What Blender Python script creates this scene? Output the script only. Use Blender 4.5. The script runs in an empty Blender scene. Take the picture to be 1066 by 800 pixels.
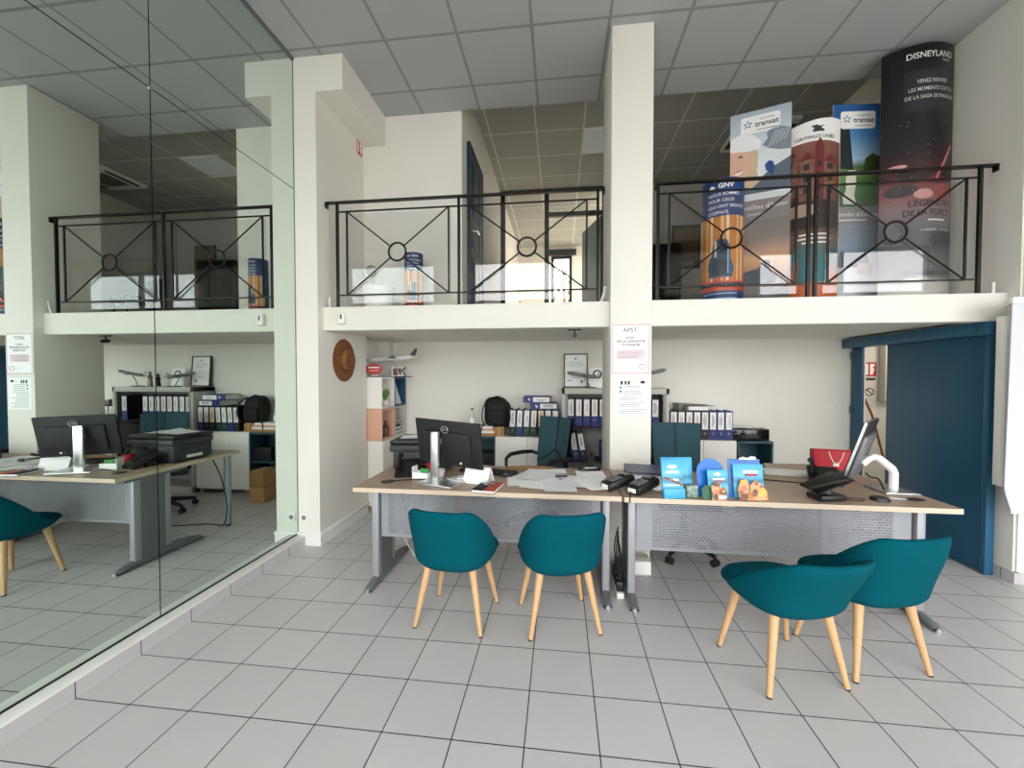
import bpy, bmesh, math, random
from mathutils import Vector, Matrix, Euler
random.seed(7)
PI = math.pi
SC = bpy.context.scene
COL = SC.collection
H_CEIL = 4.236      # shop ceiling
Z_MEZ = 2.105       # mezzanine floor
Z_REAR = 4.65       # ceiling above the mezzanine
Y_FRONT = 1.735     # face of the pillars
Y_BACK = 3.40       # back wall under the mezzanine
XM = -0.128         # mirror plane
XR = 5.42           # right wall
Z_DESK = 0.743

# ------------------------------------------------------------------ materials
def lin(h):
    h = h.lstrip('#')
    v = [int(h[i:i+2], 16)/255 for i in (0, 2, 4)]
    return tuple((c/12.92 if c <= .04045 else ((c+.055)/1.055)**2.4) for c in v) + (1,)
def nm(name):
    m = bpy.data.materials.new(name); m.use_nodes = True
    nt = m.node_tree; nt.nodes.clear()
    return m, nt, nt.nodes, nt.links
def node(nt, t, **kw):
    n = nt.nodes.new(t)
    for k, v in kw.items():
        if k == 'ins':
            for i, x in v.items(): n.inputs[i].default_value = x
        else: setattr(n, k, v)
    return n
_mc = {}
def mat(name, col, rough=.5, metal=0, noise=0, nscale=20, bump=0, bscale=60, spec=.5, stretch=None, col2=None, sheen=0):
    if name in _mc: return _mc[name]
    m, nt, N, L = nm(name)
    out = node(nt, 'ShaderNodeOutputMaterial'); p = node(nt, 'ShaderNodeBsdfPrincipled')
    L.new(p.outputs[0], out.inputs[0])
    p.inputs['Base Color'].default_value = lin(col)
    p.inputs['Roughness'].default_value = rough; p.inputs['Metallic'].default_value = metal
    p.inputs['Specular IOR Level'].default_value = spec
    if sheen: p.inputs['Sheen Weight'].default_value = sheen
    if noise or bump:
        tc = node(nt, 'ShaderNodeTexCoord'); mp = node(nt, 'ShaderNodeMapping')
        if stretch: mp.inputs['Scale'].default_value = stretch
        L.new(tc.outputs['Object'], mp.inputs[0])
    if noise:
        nz = node(nt, 'ShaderNodeTexNoise', ins={'Scale': nscale, 'Detail': 4.})
        L.new(mp.outputs[0], nz.inputs['Vector'])
        mx = node(nt, 'ShaderNodeMix', data_type='RGBA')
        c = lin(col); d = lin(col2) if col2 else tuple(x*(1-noise) for x in c[:3])+(1,)
        mx.inputs[6].default_value = c; mx.inputs[7].default_value = d
        rp = node(nt, 'ShaderNodeMapRange', ins={1: .35, 2: .65})
        L.new(nz.outputs[0], rp.inputs[0]); L.new(rp.outputs[0], mx.inputs[0]); L.new(mx.outputs[2], p.inputs['Base Color'])
    if bump:
        nb = node(nt, 'ShaderNodeTexNoise', ins={'Scale': bscale, 'Detail': 3.})
        L.new(mp.outputs[0], nb.inputs['Vector'])
        bp = node(nt, 'ShaderNodeBump', ins={'Strength': bump, 'Distance': .01})
        L.new(nb.outputs[0], bp.inputs['Height']); L.new(bp.outputs[0], p.inputs['Normal'])
    _mc[name] = m
    return m
def emis(name, col, s):
    m, nt, N, L = nm(name)
    out = node(nt, 'ShaderNodeOutputMaterial'); e = node(nt, 'ShaderNodeEmission', ins={0: lin(col), 1: s})
    L.new(e.outputs[0], out.inputs[0]); return m
def grid_mat(name, tile, line, ox, oy, sx, sy, w, rough, var=.04, noise=.05, nscale=3, bump_line=True, spec=.5, speck=0):
    """square tiles in the world's x and y with joints of width w"""
    m, nt, N, L = nm(name)
    out = node(nt, 'ShaderNodeOutputMaterial'); p = node(nt, 'ShaderNodeBsdfPrincipled', ins={'Roughness': rough, 'Specular IOR Level': spec})
    L.new(p.outputs[0], out.inputs[0])
    g = node(nt, 'ShaderNodeNewGeometry'); s = node(nt, 'ShaderNodeSeparateXYZ'); L.new(g.outputs['Position'], s.inputs[0])
    def M(op, a, b=None):
        n = node(nt, 'ShaderNodeMath', operation=op)
        for i, v in enumerate((a, b)):
            if v is None: continue
            if isinstance(v, (int, float)): n.inputs[i].default_value = v
            else: L.new(v, n.inputs[i])
        return n.outputs[0]
    ds, fl = [], []
    for ax, o, st in ((0, ox, sx), (1, oy, sy)):
        q = M('DIVIDE', M('SUBTRACT', s.outputs[ax], o), st)
        f = M('FRACT', q); fl.append(M('FLOOR', q))
        ds.append(M('MULTIPLY', M('MINIMUM', f, M('SUBTRACT', 1., f)), st))
    d = M('MINIMUM', ds[0], ds[1])
    msk = M('LESS_THAN', d, w/2)
    cb = node(nt, 'ShaderNodeCombineXYZ'); L.new(fl[0], cb.inputs[0]); L.new(fl[1], cb.inputs[1])
    wn = node(nt, 'ShaderNodeTexWhiteNoise', noise_dimensions='3D'); L.new(cb.outputs[0], wn.inputs['Vector'])
    nz = node(nt, 'ShaderNodeTexNoise', ins={'Scale': nscale, 'Detail': 5.}); L.new(g.outputs['Position'], nz.inputs['Vector'])
    k = M('ADD', M('MULTIPLY', M('SUBTRACT', wn.outputs['Value'], .5), var), M('MULTIPLY', M('SUBTRACT', nz.outputs[0], .5), noise))
    if speck:
        n2 = node(nt, 'ShaderNodeTexNoise', ins={'Scale': 140., 'Detail': 2.}); L.new(g.outputs['Position'], n2.inputs['Vector'])
        k = M('ADD', k, M('MULTIPLY', M('SUBTRACT', n2.outputs[0], .5), speck))
    hsv = node(nt, 'ShaderNodeHueSaturation', ins={'Color': lin(tile)}); L.new(M('ADD', k, 1.), hsv.inputs['Value'])
    mx = node(nt, 'ShaderNodeMix', data_type='RGBA'); L.new(msk, mx.inputs[0]); L.new(hsv.outputs[0], mx.inputs[6]); mx.inputs[7].default_value = lin(line)
    L.new(mx.outputs[2], p.inputs['Base Color'])
    if bump_line:
        bp = node(nt, 'ShaderNodeBump', ins={'Strength': .5, 'Distance': .003}); L.new(M('SUBTRACT', 1., msk), bp.inputs['Height']); L.new(bp.outputs[0], p.inputs['Normal'])
    return m
def clear_mat(name, tint='#ffffff', ior=1.45):
    m, nt, N, L = nm(name)
    out = node(nt, 'ShaderNodeOutputMaterial')
    ge = node(nt, 'ShaderNodeNewGeometry'); dt = node(nt, 'ShaderNodeVectorMath', operation='DOT_PRODUCT'); L.new(ge.outputs['Incoming'], dt.inputs[0]); L.new(ge.outputs['Normal'], dt.inputs[1])
    def M(op, a, b=0.):
        n = node(nt, 'ShaderNodeMath', operation=op)
        for i, v in enumerate((a, b)):
            if isinstance(v, (int, float)): n.inputs[i].default_value = v
            else: L.new(v, n.inputs[i])
        return n
    r0 = ((ior-1)/(ior+1))**2
    f = M('ADD', M('MULTIPLY', M('POWER', M('SUBTRACT', 1., M('ABSOLUTE', dt.outputs['Value']).outputs[0]).outputs[0], 5.).outputs[0], 1-r0).outputs[0], r0)
    t = node(nt, 'ShaderNodeBsdfTransparent', ins={0: lin(tint)}); g = node(nt, 'ShaderNodeBsdfGlossy', ins={'Roughness': .0})
    mx = node(nt, 'ShaderNodeMixShader'); L.new(f.outputs[0], mx.inputs[0]); L.new(t.outputs[0], mx.inputs[1]); L.new(g.outputs[0], mx.inputs[2]); L.new(mx.outputs[0], out.inputs[0])
    return m
def collage(name):
    """busy printed photograph of warm-coloured patches"""
    m, nt, N, L = nm(name)
    out = node(nt, 'ShaderNodeOutputMaterial'); p = node(nt, 'ShaderNodeBsdfPrincipled', ins={'Roughness': .35}); L.new(p.outputs[0], out.inputs[0])
    tc = node(nt, 'ShaderNodeTexCoord'); v = node(nt, 'ShaderNodeTexVoronoi', ins={'Scale': 55.}); L.new(tc.outputs['Object'], v.inputs['Vector'])
    sp = node(nt, 'ShaderNodeSeparateColor'); L.new(v.outputs['Color'], sp.inputs[0])
    r = node(nt, 'ShaderNodeValToRGB'); L.new(sp.outputs[0], r.inputs[0]); e = r.color_ramp.elements
    e[0].color = lin('#5a3220'); e[1].position = 1.; e[1].color = lin('#e9c9a0')
    for q, c in ((.2, '#b8583a'), (.4, '#d98a5a'), (.55, '#e0a98c'), (.7, '#c9722f'), (.85, '#7c8a4a')): x = e.new(q); x.color = lin(c)
    L.new(r.outputs[0], p.inputs['Base Color']); return m
def perforated(name, col):
    """sheet metal with a staggered field of punched holes"""
    m, nt, N, L = nm(name)
    out = node(nt, 'ShaderNodeOutputMaterial'); p = node(nt, 'ShaderNodeBsdfPrincipled', ins={'Base Color': lin(col), 'Roughness': .45, 'Metallic': .25})
    tc = node(nt, 'ShaderNodeTexCoord'); s = node(nt, 'ShaderNodeSeparateXYZ'); L.new(tc.outputs['Object'], s.inputs[0])
    def M(op, a, b=None):
        n = node(nt, 'ShaderNodeMath', operation=op)
        for i, v in enumerate((a, b)):
            if v is None: continue
            if isinstance(v, (int, float)): n.inputs[i].default_value = v
            else: L.new(v, n.inputs[i])
        return n.outputs[0]
    st = .0165
    qz = M('DIVIDE', s.outputs[2], st); row = M('FLOOR', qz)
    qx = M('ADD', M('DIVIDE', s.outputs[0], st), M('MULTIPLY', M('MODULO', row, 2.), .5))
    fx = M('SUBTRACT', M('FRACT', qx), .5); fz = M('SUBTRACT', M('FRACT', qz), .5)
    d = M('SQRT', M('ADD', M('MULTIPLY', fx, fx), M('MULTIPLY', fz, fz)))
    hole = M('LESS_THAN', d, .27)
    # plain margin around the sheet
    gx = M('MULTIPLY', M('LESS_THAN', M('ABSOLUTE', s.outputs[0]), .72), M('LESS_THAN', M('ABSOLUTE', s.outputs[2]), .165))
    tr = node(nt, 'ShaderNodeBsdfTransparent'); mx = node(nt, 'ShaderNodeMixShader')
    L.new(M('MULTIPLY', hole, gx), mx.inputs[0]); L.new(p.outputs[0], mx.inputs[1]); L.new(tr.outputs[0], mx.inputs[2]); L.new(mx.outputs[0], out.inputs[0])
    return m
def gradient_print(name, stops, rough=.35, scale=1., off=0., noise=0):
    """printed picture: bands of ink up the sheet (object z)"""
    m, nt, N, L = nm(name)
    out = node(nt, 'ShaderNodeOutputMaterial'); p = node(nt, 'ShaderNodeBsdfPrincipled', ins={'Roughness': rough}); L.new(p.outputs[0], out.inputs[0])
    tc = node(nt, 'ShaderNodeTexCoord'); s = node(nt, 'ShaderNodeSeparateXYZ'); L.new(tc.outputs['Object'], s.inputs[0])
    mr = node(nt, 'ShaderNodeMapRange', ins={1: off, 2: off+scale}); L.new(s.outputs[2], mr.inputs[0])
    v = mr.outputs[0]
    if noise:
        nz = node(nt, 'ShaderNodeTexNoise', ins={'Scale': 6., 'Detail': 5.}); L.new(tc.outputs['Object'], nz.inputs['Vector'])
        a = node(nt, 'ShaderNodeMath', operation='MULTIPLY_ADD', ins={1: noise, 2: -noise/2}); L.new(nz.outputs[0], a.inputs[0])
        b = node(nt, 'ShaderNodeMath', operation='ADD'); L.new(a.outputs[0], b.inputs[0]); L.new(v, b.inputs[1]); v = b.outputs[0]
    r = node(nt, 'ShaderNodeValToRGB'); L.new(v, r.inputs[0])
    e = r.color_ramp.elements
    while len(e) > 1: e.remove(e[-1])
    e[0].position = stops[0][0]; e[0].color = lin(stops[0][1])
    for q, c in stops[1:]:
        x = e.new(q); x.color = lin(c)
    L.new(r.outputs[0], p.inputs['Base Color'])
    return m

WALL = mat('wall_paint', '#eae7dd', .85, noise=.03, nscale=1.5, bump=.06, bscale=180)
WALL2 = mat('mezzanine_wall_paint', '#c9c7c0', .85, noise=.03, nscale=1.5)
FLOORM = grid_mat('grey_floor_tiles', '#cac8c7', '#2b2a2c', -.0705, 0., .3, .3, .0052, .38, .05, .06, 4, speck=.05)
CEILM = grid_mat('mineral_ceiling_tiles', '#b2b2b3', '#918f8e', .1406, 1.6527, .6, .6, .024, .9, .03, .04, 2, True, speck=.06)
CEILR = grid_mat('rear_ceiling_tiles', '#a9a8a2', '#d8d8d4', 1.858, 3.75, .6, .6, .018, .9, .05, .05, 2, False)
SKIRT = grid_mat('skirting_tiles', '#c4c1c0', '#4a4646', -9., 0., 30., .3, .005, .4, .03, .05, 4)
WHITE = mat('white_paint', '#efeee9', .6)
WHITEP = mat('white_plastic', '#eceae4', .35)
TEAL = mat('teal_fabric', '#00535f', .95, noise=.15, nscale=160, bump=.25, bscale=600, spec=.08)
BEECH = mat('beech_wood', '#d3a97a', .45, noise=.12, nscale=14, stretch=(6, 6, 1))
DESKM = mat('light_oak_laminate', '#b8a18a', .42, noise=.10, nscale=9, stretch=(1, 9, 9), col2='#ab947b')
EDGE = mat('desk_edge_band', '#d2bfa8', .5)
STEEL = mat('grey_powder_steel', '#a3a4a8', .4, .3)
STEELD = mat('dark_grey_steel', '#77787b', .45, .3)
SILVER = mat('brushed_aluminium', '#cfcfd0', .28, .85)
PERF = perforated('perforated_sheet', '#9b9da2')
BLACK = mat('black_plastic', '#151517', .42)
BLACKM = mat('matt_black_plastic', '#1c1c1f', .65)
BLACKG = mat('black_gloss', '#0b0b0d', .12)
IRON = mat('black_wrought_iron', '#17130f', .35, .5)
RUBBER = mat('rubber', '#222224', .8)
BLUED = mat('petrol_blue_paint', '#124c68', .38, noise=.05, nscale=2)
BLUED2 = mat('petrol_blue_trim', '#1e5674', .4)
GREYCAB = mat('grey_cabinet_metal', '#c2bfb6', .5)
GREYCAB2 = mat('cabinet_interior', '#8b8884', .7)
MELA = mat('white_melamine', '#ece8df', .45)
TEALN = mat('teal_melamine', '#28505a', .5)
PINK = mat('salmon_melamine', '#dba98e', .5)
PINK2 = mat('salmon_inside', '#cf9678', .5)
OFFICE = mat('slate_teal_fabric', '#36535a', .9, bump=.2, bscale=500, spec=.2)
NAVY = mat('navy_binder_card', '#1d2a6e', .45)
NAVYD = mat('dark_navy_card', '#2a3560', .4)
BGREEN = mat('green_binder_card', '#123e2c', .5)
BBLACK = mat('black_binder_card', '#17171a', .5)
LABELW = mat('white_label_paper', '#f0efec', .7)
LABELC = mat('cream_label_paper', '#e8d2b0', .7)
INK = mat('dark_ink', '#3a3a40', .8)
INKG = mat('grey_ink', '#8f9095', .8)
INKR = mat('red_ink', '#c3363f', .8)
PAPER = mat('white_paper', '#f9f9f7', .8)
PAPER2 = mat('printed_paper', '#efefef', .8, noise=.08, nscale=60, stretch=(1, 4, 1))
CARD = mat('brown_cardboard', '#a97f52', .8)
STRAW = mat('woven_straw', '#8f5a2c', .8, noise=.35, nscale=60, bump=.6, bscale=120)
STRAWD = mat('dark_straw_band', '#6a3f1c', .85, bump=.5, bscale=120)
RED = mat('red_card', '#b51523', .5)
GREEN = mat('green_leaf', '#6f9a45', .6)
CHROME = mat('chrome', '#dddddd', .15, 1.)
CORD = mat('white_cord', '#dcdad4', .5)
CORDB = mat('black_cord', '#161616', .5)
PLEX = clear_mat('clear_acrylic', '#fbfbfb', 1.6)
GLASS = clear_mat('window_glass', '#ffffff', 1.45)
SKYBLUE = mat('print_sky_blue', '#1e8fd0', .3)
def mirror_mat(name, tint):
    m, nt, N, L = nm(name)
    out = node(nt, 'ShaderNodeOutputMaterial'); g = node(nt, 'ShaderNodeBsdfGlossy', ins={0: lin(tint), 'Roughness': 0.})
    L.new(g.outputs[0], out.inputs[0]); return m
MIRROR = mirror_mat('silvered_mirror', '#dbe6e0')

# ------------------------------------------------------------------ mesh builder
class B:
    def __init__(s): s.bm = bmesh.new(); s.mats = []; s.X = Matrix.Identity(4)
    def mi(s, m):
        if m not in s.mats: s.mats.append(m)
        return s.mats.index(m)
    def vs(s, pts): return [s.bm.verts.new(s.X @ Vector(p)) for p in pts]
    def face(s, vv, m):
        try: f = s.bm.faces.new(vv)
        except ValueError: return None
        f.material_index = s.mi(m); f.smooth = True; return f
    def poly(s, pts, m): return s.face(s.vs(pts), m)
    def absorb(s, bm2, m, M=None):
        M = s.X @ (M or Matrix.Identity(4)); mp = {}
        for v in bm2.verts: mp[v] = s.bm.verts.new(M @ v.co)
        for f in bm2.faces: s.face([mp[v] for v in f.verts], m)
        bm2.free()
    def obox(s, c, d, m, bev=0, rot=(0, 0, 0), seg=2):
        b2 = bmesh.new(); bmesh.ops.create_cube(b2, size=1)
        for v in b2.verts: v.co = Vector((v.co.x*d[0], v.co.y*d[1], v.co.z*d[2]))
        if bev: bmesh.ops.bevel(b2, geom=b2.edges[:], offset=min(bev, min(d)*.45), segments=seg, affect='EDGES', profile=.5)
        s.absorb(b2, m, Matrix.Translation(c) @ Euler(rot).to_matrix().to_4x4())
    def box(s, x0, x1, y0, y1, z0, z1, m, bev=0):
        s.obox(((x0+x1)/2, (y0+y1)/2, (z0+z1)/2), (abs(x1-x0), abs(y1-y0), abs(z1-z0)), m, bev)
    def cyl(s, p0, p1, r0, r1=None, m=None, n=16, caps=True):
        r1 = r0 if r1 is None else r1
        p0, p1 = Vector(p0), Vector(p1); a = (p1-p0).normalized()
        u = a.orthogonal().normalized(); w = a.cross(u)
        R0 = s.vs([p0+(u*math.cos(t)+w*math.sin(t))*r0 for t in [2*PI*i/n for i in range(n)]])
        R1 = s.vs([p1+(u*math.cos(t)+w*math.sin(t))*r1 for t in [2*PI*i/n for i in range(n)]])
        for i in range(n): s.face([R0[i], R0[(i+1) % n], R1[(i+1) % n], R1[i]], m)
        if caps: s.face(R0[::-1], m); s.face(R1, m)
    def tube(s, pts, r, m, n=8, flat=1.):
        pts = [Vector(p) for p in pts]; rings = []
        u = None
        for i, p in enumerate(pts):
            d = (pts[min(i+1, len(pts)-1)]-pts[max(i-1, 0)]).normalized()
            if u is None: u = d.orthogonal().normalized()
            else: u = (u-d*u.dot(d)).normalized()
            w = d.cross(u)
            rr = r[i] if isinstance(r, (list, tuple)) else r
            rings.append(s.vs([p+(u*math.cos(t)+w*math.sin(t)*flat)*rr for t in [2*PI*k/n for k in range(n)]]))
        for a, b in zip(rings, rings[1:]):
            for k in range(n): s.face([a[k], a[(k+1) % n], b[(k+1) % n], b[k]], m)
        s.face(rings[0][::-1], m); s.face(rings[-1], m)
    def lathe(s, prof, m, c=(0, 0, 0), n=24, M=None):
        M = M or Matrix.Translation(c); rings = []
        for r, z in prof:
            if r < 1e-6: rings.append(s.vs([M @ Vector((0, 0, z))]))
            else: rings.append(s.vs([M @ Vector((r*math.cos(t), r*math.sin(t), z)) for t in [2*PI*k/n for k in range(n)]]))
        for a, b in zip(rings, rings[1:]):
            for k in range(n):
                A = [a[k], a[(k+1) % n]] if len(a) > 1 else [a[0]]
                C = [b[(k+1) % n], b[k]] if len(b) > 1 else [b[0]]
                if len(A+C) > 2: s.face(A+C, m)
    def prism(s, xy, z0, z1, m, mside=None, M=None, mbot=None):
        M = M or Matrix.Identity(4)
        a = s.vs([M @ Vector((x, y, z0)) for x, y in xy]); b = s.vs([M @ Vector((x, y, z1)) for x, y in xy])
        s.face(a[::-1], mbot or m); s.face(b, m); n = len(xy)
        for i in range(n): s.face([a[i], a[(i+1) % n], b[(i+1) % n], b[i]], mside or m)
    def grid(s, fn, nu, nv, m, cu=False):
        V = [[s.bm.verts.new(s.X @ Vector(fn(i/nu, j/nv))) for j in range(nv+1)] for i in range(nu if cu else nu+1)]
        for i in range(nu):
            for j in range(nv):
                a, b = V[i], V[(i+1) % nu] if cu else V[i+1]
                s.face([a[j], b[j], b[j+1], a[j+1]], m)
    def patch(s, uv, fn, m, cut=.02):
        """a flat printed shape (u, v) wrapped on the surface fn"""
        b2 = bmesh.new(); b2.faces.new([b2.verts.new((u, v, 0)) for u, v in uv])
        us = [u for u, v in uv]; x = math.floor(min(us)/cut)*cut+cut
        while x < max(us)-1e-6:
            bmesh.ops.bisect_plane(b2, geom=b2.verts[:]+b2.edges[:]+b2.faces[:], plane_co=(x, 0, 0), plane_no=(1, 0, 0)); x += cut
        mp = {v: s.bm.verts.new(s.X @ Vector(fn(v.co.x, v.co.y))) for v in b2.verts}
        for f in b2.faces: s.face([mp[v] for v in f.verts], m)
        b2.free()
    def rect(s, u0, u1, v0, v1, fn, m, cut=.02): s.patch([(u0, v0), (u1, v0), (u1, v1), (u0, v1)], fn, m, cut)
    def ell(s, u, v, a, b, fn, m, n=20, rot=0):
        s.patch([(u+a*math.cos(t)*math.cos(rot)-b*math.sin(t)*math.sin(rot), v+a*math.cos(t)*math.sin(rot)+b*math.sin(t)*math.cos(rot)) for t in [2*PI*k/n for k in range(n)]], fn, m)
    def text(s, txt, size, u, v, fn, m, align='CENTER', bold=0., sx=1.):
        cu = bpy.data.curves.new('t', 'FONT'); cu.body = txt; cu.size = size; cu.align_x = align; cu.align_y = 'CENTER'; cu.offset = bold*size; cu.resolution_u = 3
        o = bpy.data.objects.new('t', cu); COL.objects.link(o); bpy.context.view_layer.update()
        me = bpy.data.meshes.new_from_object(o)
        vv = [s.bm.verts.new(s.X @ Vector(fn(u+w.co.x*sx, v+w.co.y))) for w in me.vertices]
        for p in me.polygons: s.face([vv[i] for i in p.vertices], m)
        bpy.data.objects.remove(o); bpy.data.curves.remove(cu); bpy.data.meshes.remove(me)
    def build(s, name, parent=None, label=None, ang=35, weld=False, flip=True):
        if weld: bmesh.ops.remove_doubles(s.bm, verts=s.bm.verts, dist=1e-5)
        if flip: bmesh.ops.recalc_face_normals(s.bm, faces=s.bm.faces)
        me = bpy.data.meshes.new(name); s.bm.to_mesh(me); s.bm.free()
        for m in s.mats: me.materials.append(m)
        try: me.set_sharp_from_angle(angle=math.radians(ang))
        except Exception: pass
        o = bpy.data.objects.new(name, me); COL.objects.link(o)
        if parent: o.parent = parent
        if label: o['label'] = label
        return o
def thing(name, label, cat, loc=(0, 0, 0), rz=0, group=None):
    o = bpy.data.objects.new(name, None); COL.objects.link(o); o.empty_display_size = .1
    o.location = loc; o.rotation_euler = (0, 0, rz); tag(o, label, cat, group); return o
def tag(o, label, cat, group=None):
    o['label'] = label; o['category'] = cat
    if group: o['group'] = group
    return o
def structure(o): o['kind'] = 'structure'; return o
def dup(o, parent=None):
    c = o.copy(); COL.objects.link(c)
    if parent: c.parent = parent
    for ch in list(o.children): dup(ch, c)
    return c
def place(o, loc, rz=0, label=None):
    o.location = loc; o.rotation_euler = (0, 0, rz)
    if label: o['label'] = label
    return o
def sbox(name, *a, m=WALL, bev=0):
    b = B(); b.box(*a, m, bev); return structure(b.build(name))
def solo(b, name, label, cat, loc=(0, 0, 0), rz=0, group=None, **k):
    o = b.build(name, **k); o.location = loc; o.rotation_euler = (0, 0, rz); return tag(o, label, cat, group)
def plane(o, ux, uy):
    o, ux, uy = Vector(o), Vector(ux), Vector(uy)
    return lambda u, v: o+ux*u+uy*v
def rrect(x0, x1, y0, y1, r, n=5):
    P = []
    for cx, cy, a in ((x1-r, y0+r, -90), (x1-r, y1-r, 0), (x0+r, y1-r, 90), (x0+r, y0+r, 180)):
        P += [(cx+r*math.cos(math.radians(a+90*i/n)), cy+r*math.sin(math.radians(a+90*i/n))) for i in range(n+1)]
    return P
def smooth(a, b, t):
    t = max(0, min(1, (t-a)/(b-a))); return t*t*(3-2*t)
def bez(p0, p1, p2, p3, n=12):
    p0, p1, p2, p3 = map(Vector, (p0, p1, p2, p3))
    return [p0*(1-t)**3+p1*3*t*(1-t)**2+p2*3*t*t*(1-t)+p3*t**3 for t in [i/n for i in range(n+1)]]

# ================================================================== THE SETTING
sbox('floor', -.4, 9.7, -3.5, 5.2, -.1, 0, m=FLOORM)
sbox('ceiling', -.4, 9.7, -3.5, 2.6, H_CEIL, 4.9, m=CEILM)
b = B(); b.box(.9, 5.6, 2.6, 8.8, Z_REAR, 4.9, CEILR); structure(b.build('ceiling_rear'))
# left side
sbox('wall_left', -.5, -.145, -3.5, Y_FRONT, 0, H_CEIL)
b = B()
b.box(-.5, .078, Y_FRONT, 2.62, 0, H_CEIL+.05, WALL); b.box(-.5, -.1, 2.62, 3.5, 0, 2.0, WALL); b.box(-.5, .078, 2.62, 2.8, 2.0, H_CEIL+.3, WALL)
b.box(-.1, .06, 3.28, 3.42, 0, 1.93, WALL)
structure(b.build('wall_left_pilaster'))
sbox('trim_1', .078, .325, Y_FRONT, 2.62, 3.935, H_CEIL+.04)           # dropped beam over the pilaster
b = B(); b.box(-.145, -.055, -3.3, 1.73, 0, .08, SKIRT); structure(b.build('baseboard_left'))
sbox('trim_2', -.145, -.05, -3.3, 1.73, .08, .094, m=WHITE, bev=.004)
b = B(); b.box(-.14, .09, Y_FRONT-.012, 1.8, 0, .075, WHITE); b.box(-.14, .094, Y_FRONT-.018, 1.8, .075, .115, WHITE, .006)
b.box(.07, .09, 1.79, 2.62, 0, .075, WHITE); b.box(.07, .094, 1.79, 2.62, .075, .115, WHITE, .006); structure(b.build('baseboard_pilaster'))
# back wall below, central pillar, mezzanine slab
sbox('wall_back', -.5, 5.46, Y_BACK, Y_BACK+.15, 0, 2.0)
b = B(); b.box(2.567, 2.885, Y_FRONT, 2.34, 0, H_CEIL+.03, WALL, .004); structure(b.build('pillar'))
b = B(); b.box(.06, XR, 1.82, 1.97, 1.898, Z_MEZ, WALL, .003); b.box(.06, XR+.02, 1.97, 8.8, 1.922, Z_MEZ-.002, WALL); b.box(-.1, .08, 2.62, 3.6, 1.922, 2.1, WALL); structure(b.build('mezzanine_slab'))
# mezzanine walls
b = B(); b.box(-.1, 1.15, 2.6, 2.75, 2.05, 4.9, WALL); b.box(.98, 1.15, 2.75, 8.8, 2.05, 4.9, WALL); structure(b.build('wall_mezzanine_left'))
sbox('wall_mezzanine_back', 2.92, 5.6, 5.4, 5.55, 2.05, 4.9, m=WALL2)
# far room behind the glazed partition
b = B(); b.box(.98, 1.95, 8.5, 8.65, 2.05, 4.9, WALL); b.box(2.45, 5.6, 8.5, 8.65, 2.05, 4.9, WALL); b.box(1.95, 2.45, 8.5, 8.65, 4.42, 4.9, WALL); structure(b.build('wall_far_back'))
# right side
b = B()
b.box(XR, 5.62, Y_FRONT, 2.62, 0, H_CEIL+.05, WALL); b.box(XR, 5.62, 2.62, 8.8, 1.925, 4.9, WALL)
b.box(XR, 5.46, 2.62, 3.26, 1.86, 1.925, WALL); b.box(XR, 5.46, 3.26, 3.4, 0, 1.925, WALL)
structure(b.build('wall_right'))
sbox('wall_front_right', 5.434, 9.7, 1.72, 1.9, 0, H_CEIL+.03)
b = B(); b.box(XR-.012, 5.446, 1.708, 2.62, 0, .08, SKIRT); b.box(5.42, 9.6, 1.708, 1.73, 0, .08, SKIRT); structure(b.build('baseboard_right'))
sbox('wall_far_right', 9.6, 9.75, -3.5, 1.9, 0, 4.9)
# lobby seen through the sliding door
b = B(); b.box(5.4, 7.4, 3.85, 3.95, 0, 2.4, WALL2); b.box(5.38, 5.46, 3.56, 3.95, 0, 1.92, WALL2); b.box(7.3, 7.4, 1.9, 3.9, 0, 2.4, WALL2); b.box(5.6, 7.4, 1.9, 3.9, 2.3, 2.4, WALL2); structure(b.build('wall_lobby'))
# shop front behind the camera
def front_wall():
    b = B(); y0, y1 = -3.5, -3.3
    for x0, x1 in ((-.5, .3), (2.3, 2.75), (5.7, 6.1), (9.15, 9.75)): b.box(x0, x1, y0, y1, 0, 4.9, WALL)
    b.box(-.5, 9.75, y0, y1, 3.98, 4.9, WALL); b.box(2.7, 5.75, y0, y1, 3.15, 4.9, WALL)
    structure(b.build('wall_front'))
front_wall()
def shop_window(name, x0, x1, z1, nx, bar):
    t = bpy.data.objects.new(name, None); COL.objects.link(t); structure(t)
    b = B(); f = .06
    b.box(x0, x1, -3.46, -3.36, 0, .12, STEELD); b.box(x0, x1, -3.46, -3.36, z1-f, z1, STEELD)
    for i in range(nx+1):
        x = x0+(x1-x0)*i/nx; b.box(max(x0, x-f/2), min(x1, x+f/2), -3.46, -3.36, .12, z1-f, STEELD)
    if bar: b.box(x0, x1, -3.46, -3.36, bar, bar+f, STEELD)
    b.build('window_frame', t)
    b = B(); b.box(x0+.02, x1-.02, -3.412, -3.406, .1, z1-.03, GLASS); b.build('pane', t)
shop_window('window_1', .3, 2.3, 3.98, 1, 2.9)
shop_window('window_2', 2.75, 5.7, 3.15, 3, 2.4)
shop_window('window_3', 6.1, 9.15, 3.98, 2, 2.9)
b = B(); b.box(-20, 30, -40, -3.5, -.14, -.02, mat('pavement', '#b9b6b0', .9, noise=.1, nscale=2)); structure(b.build('pavement'))

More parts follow.
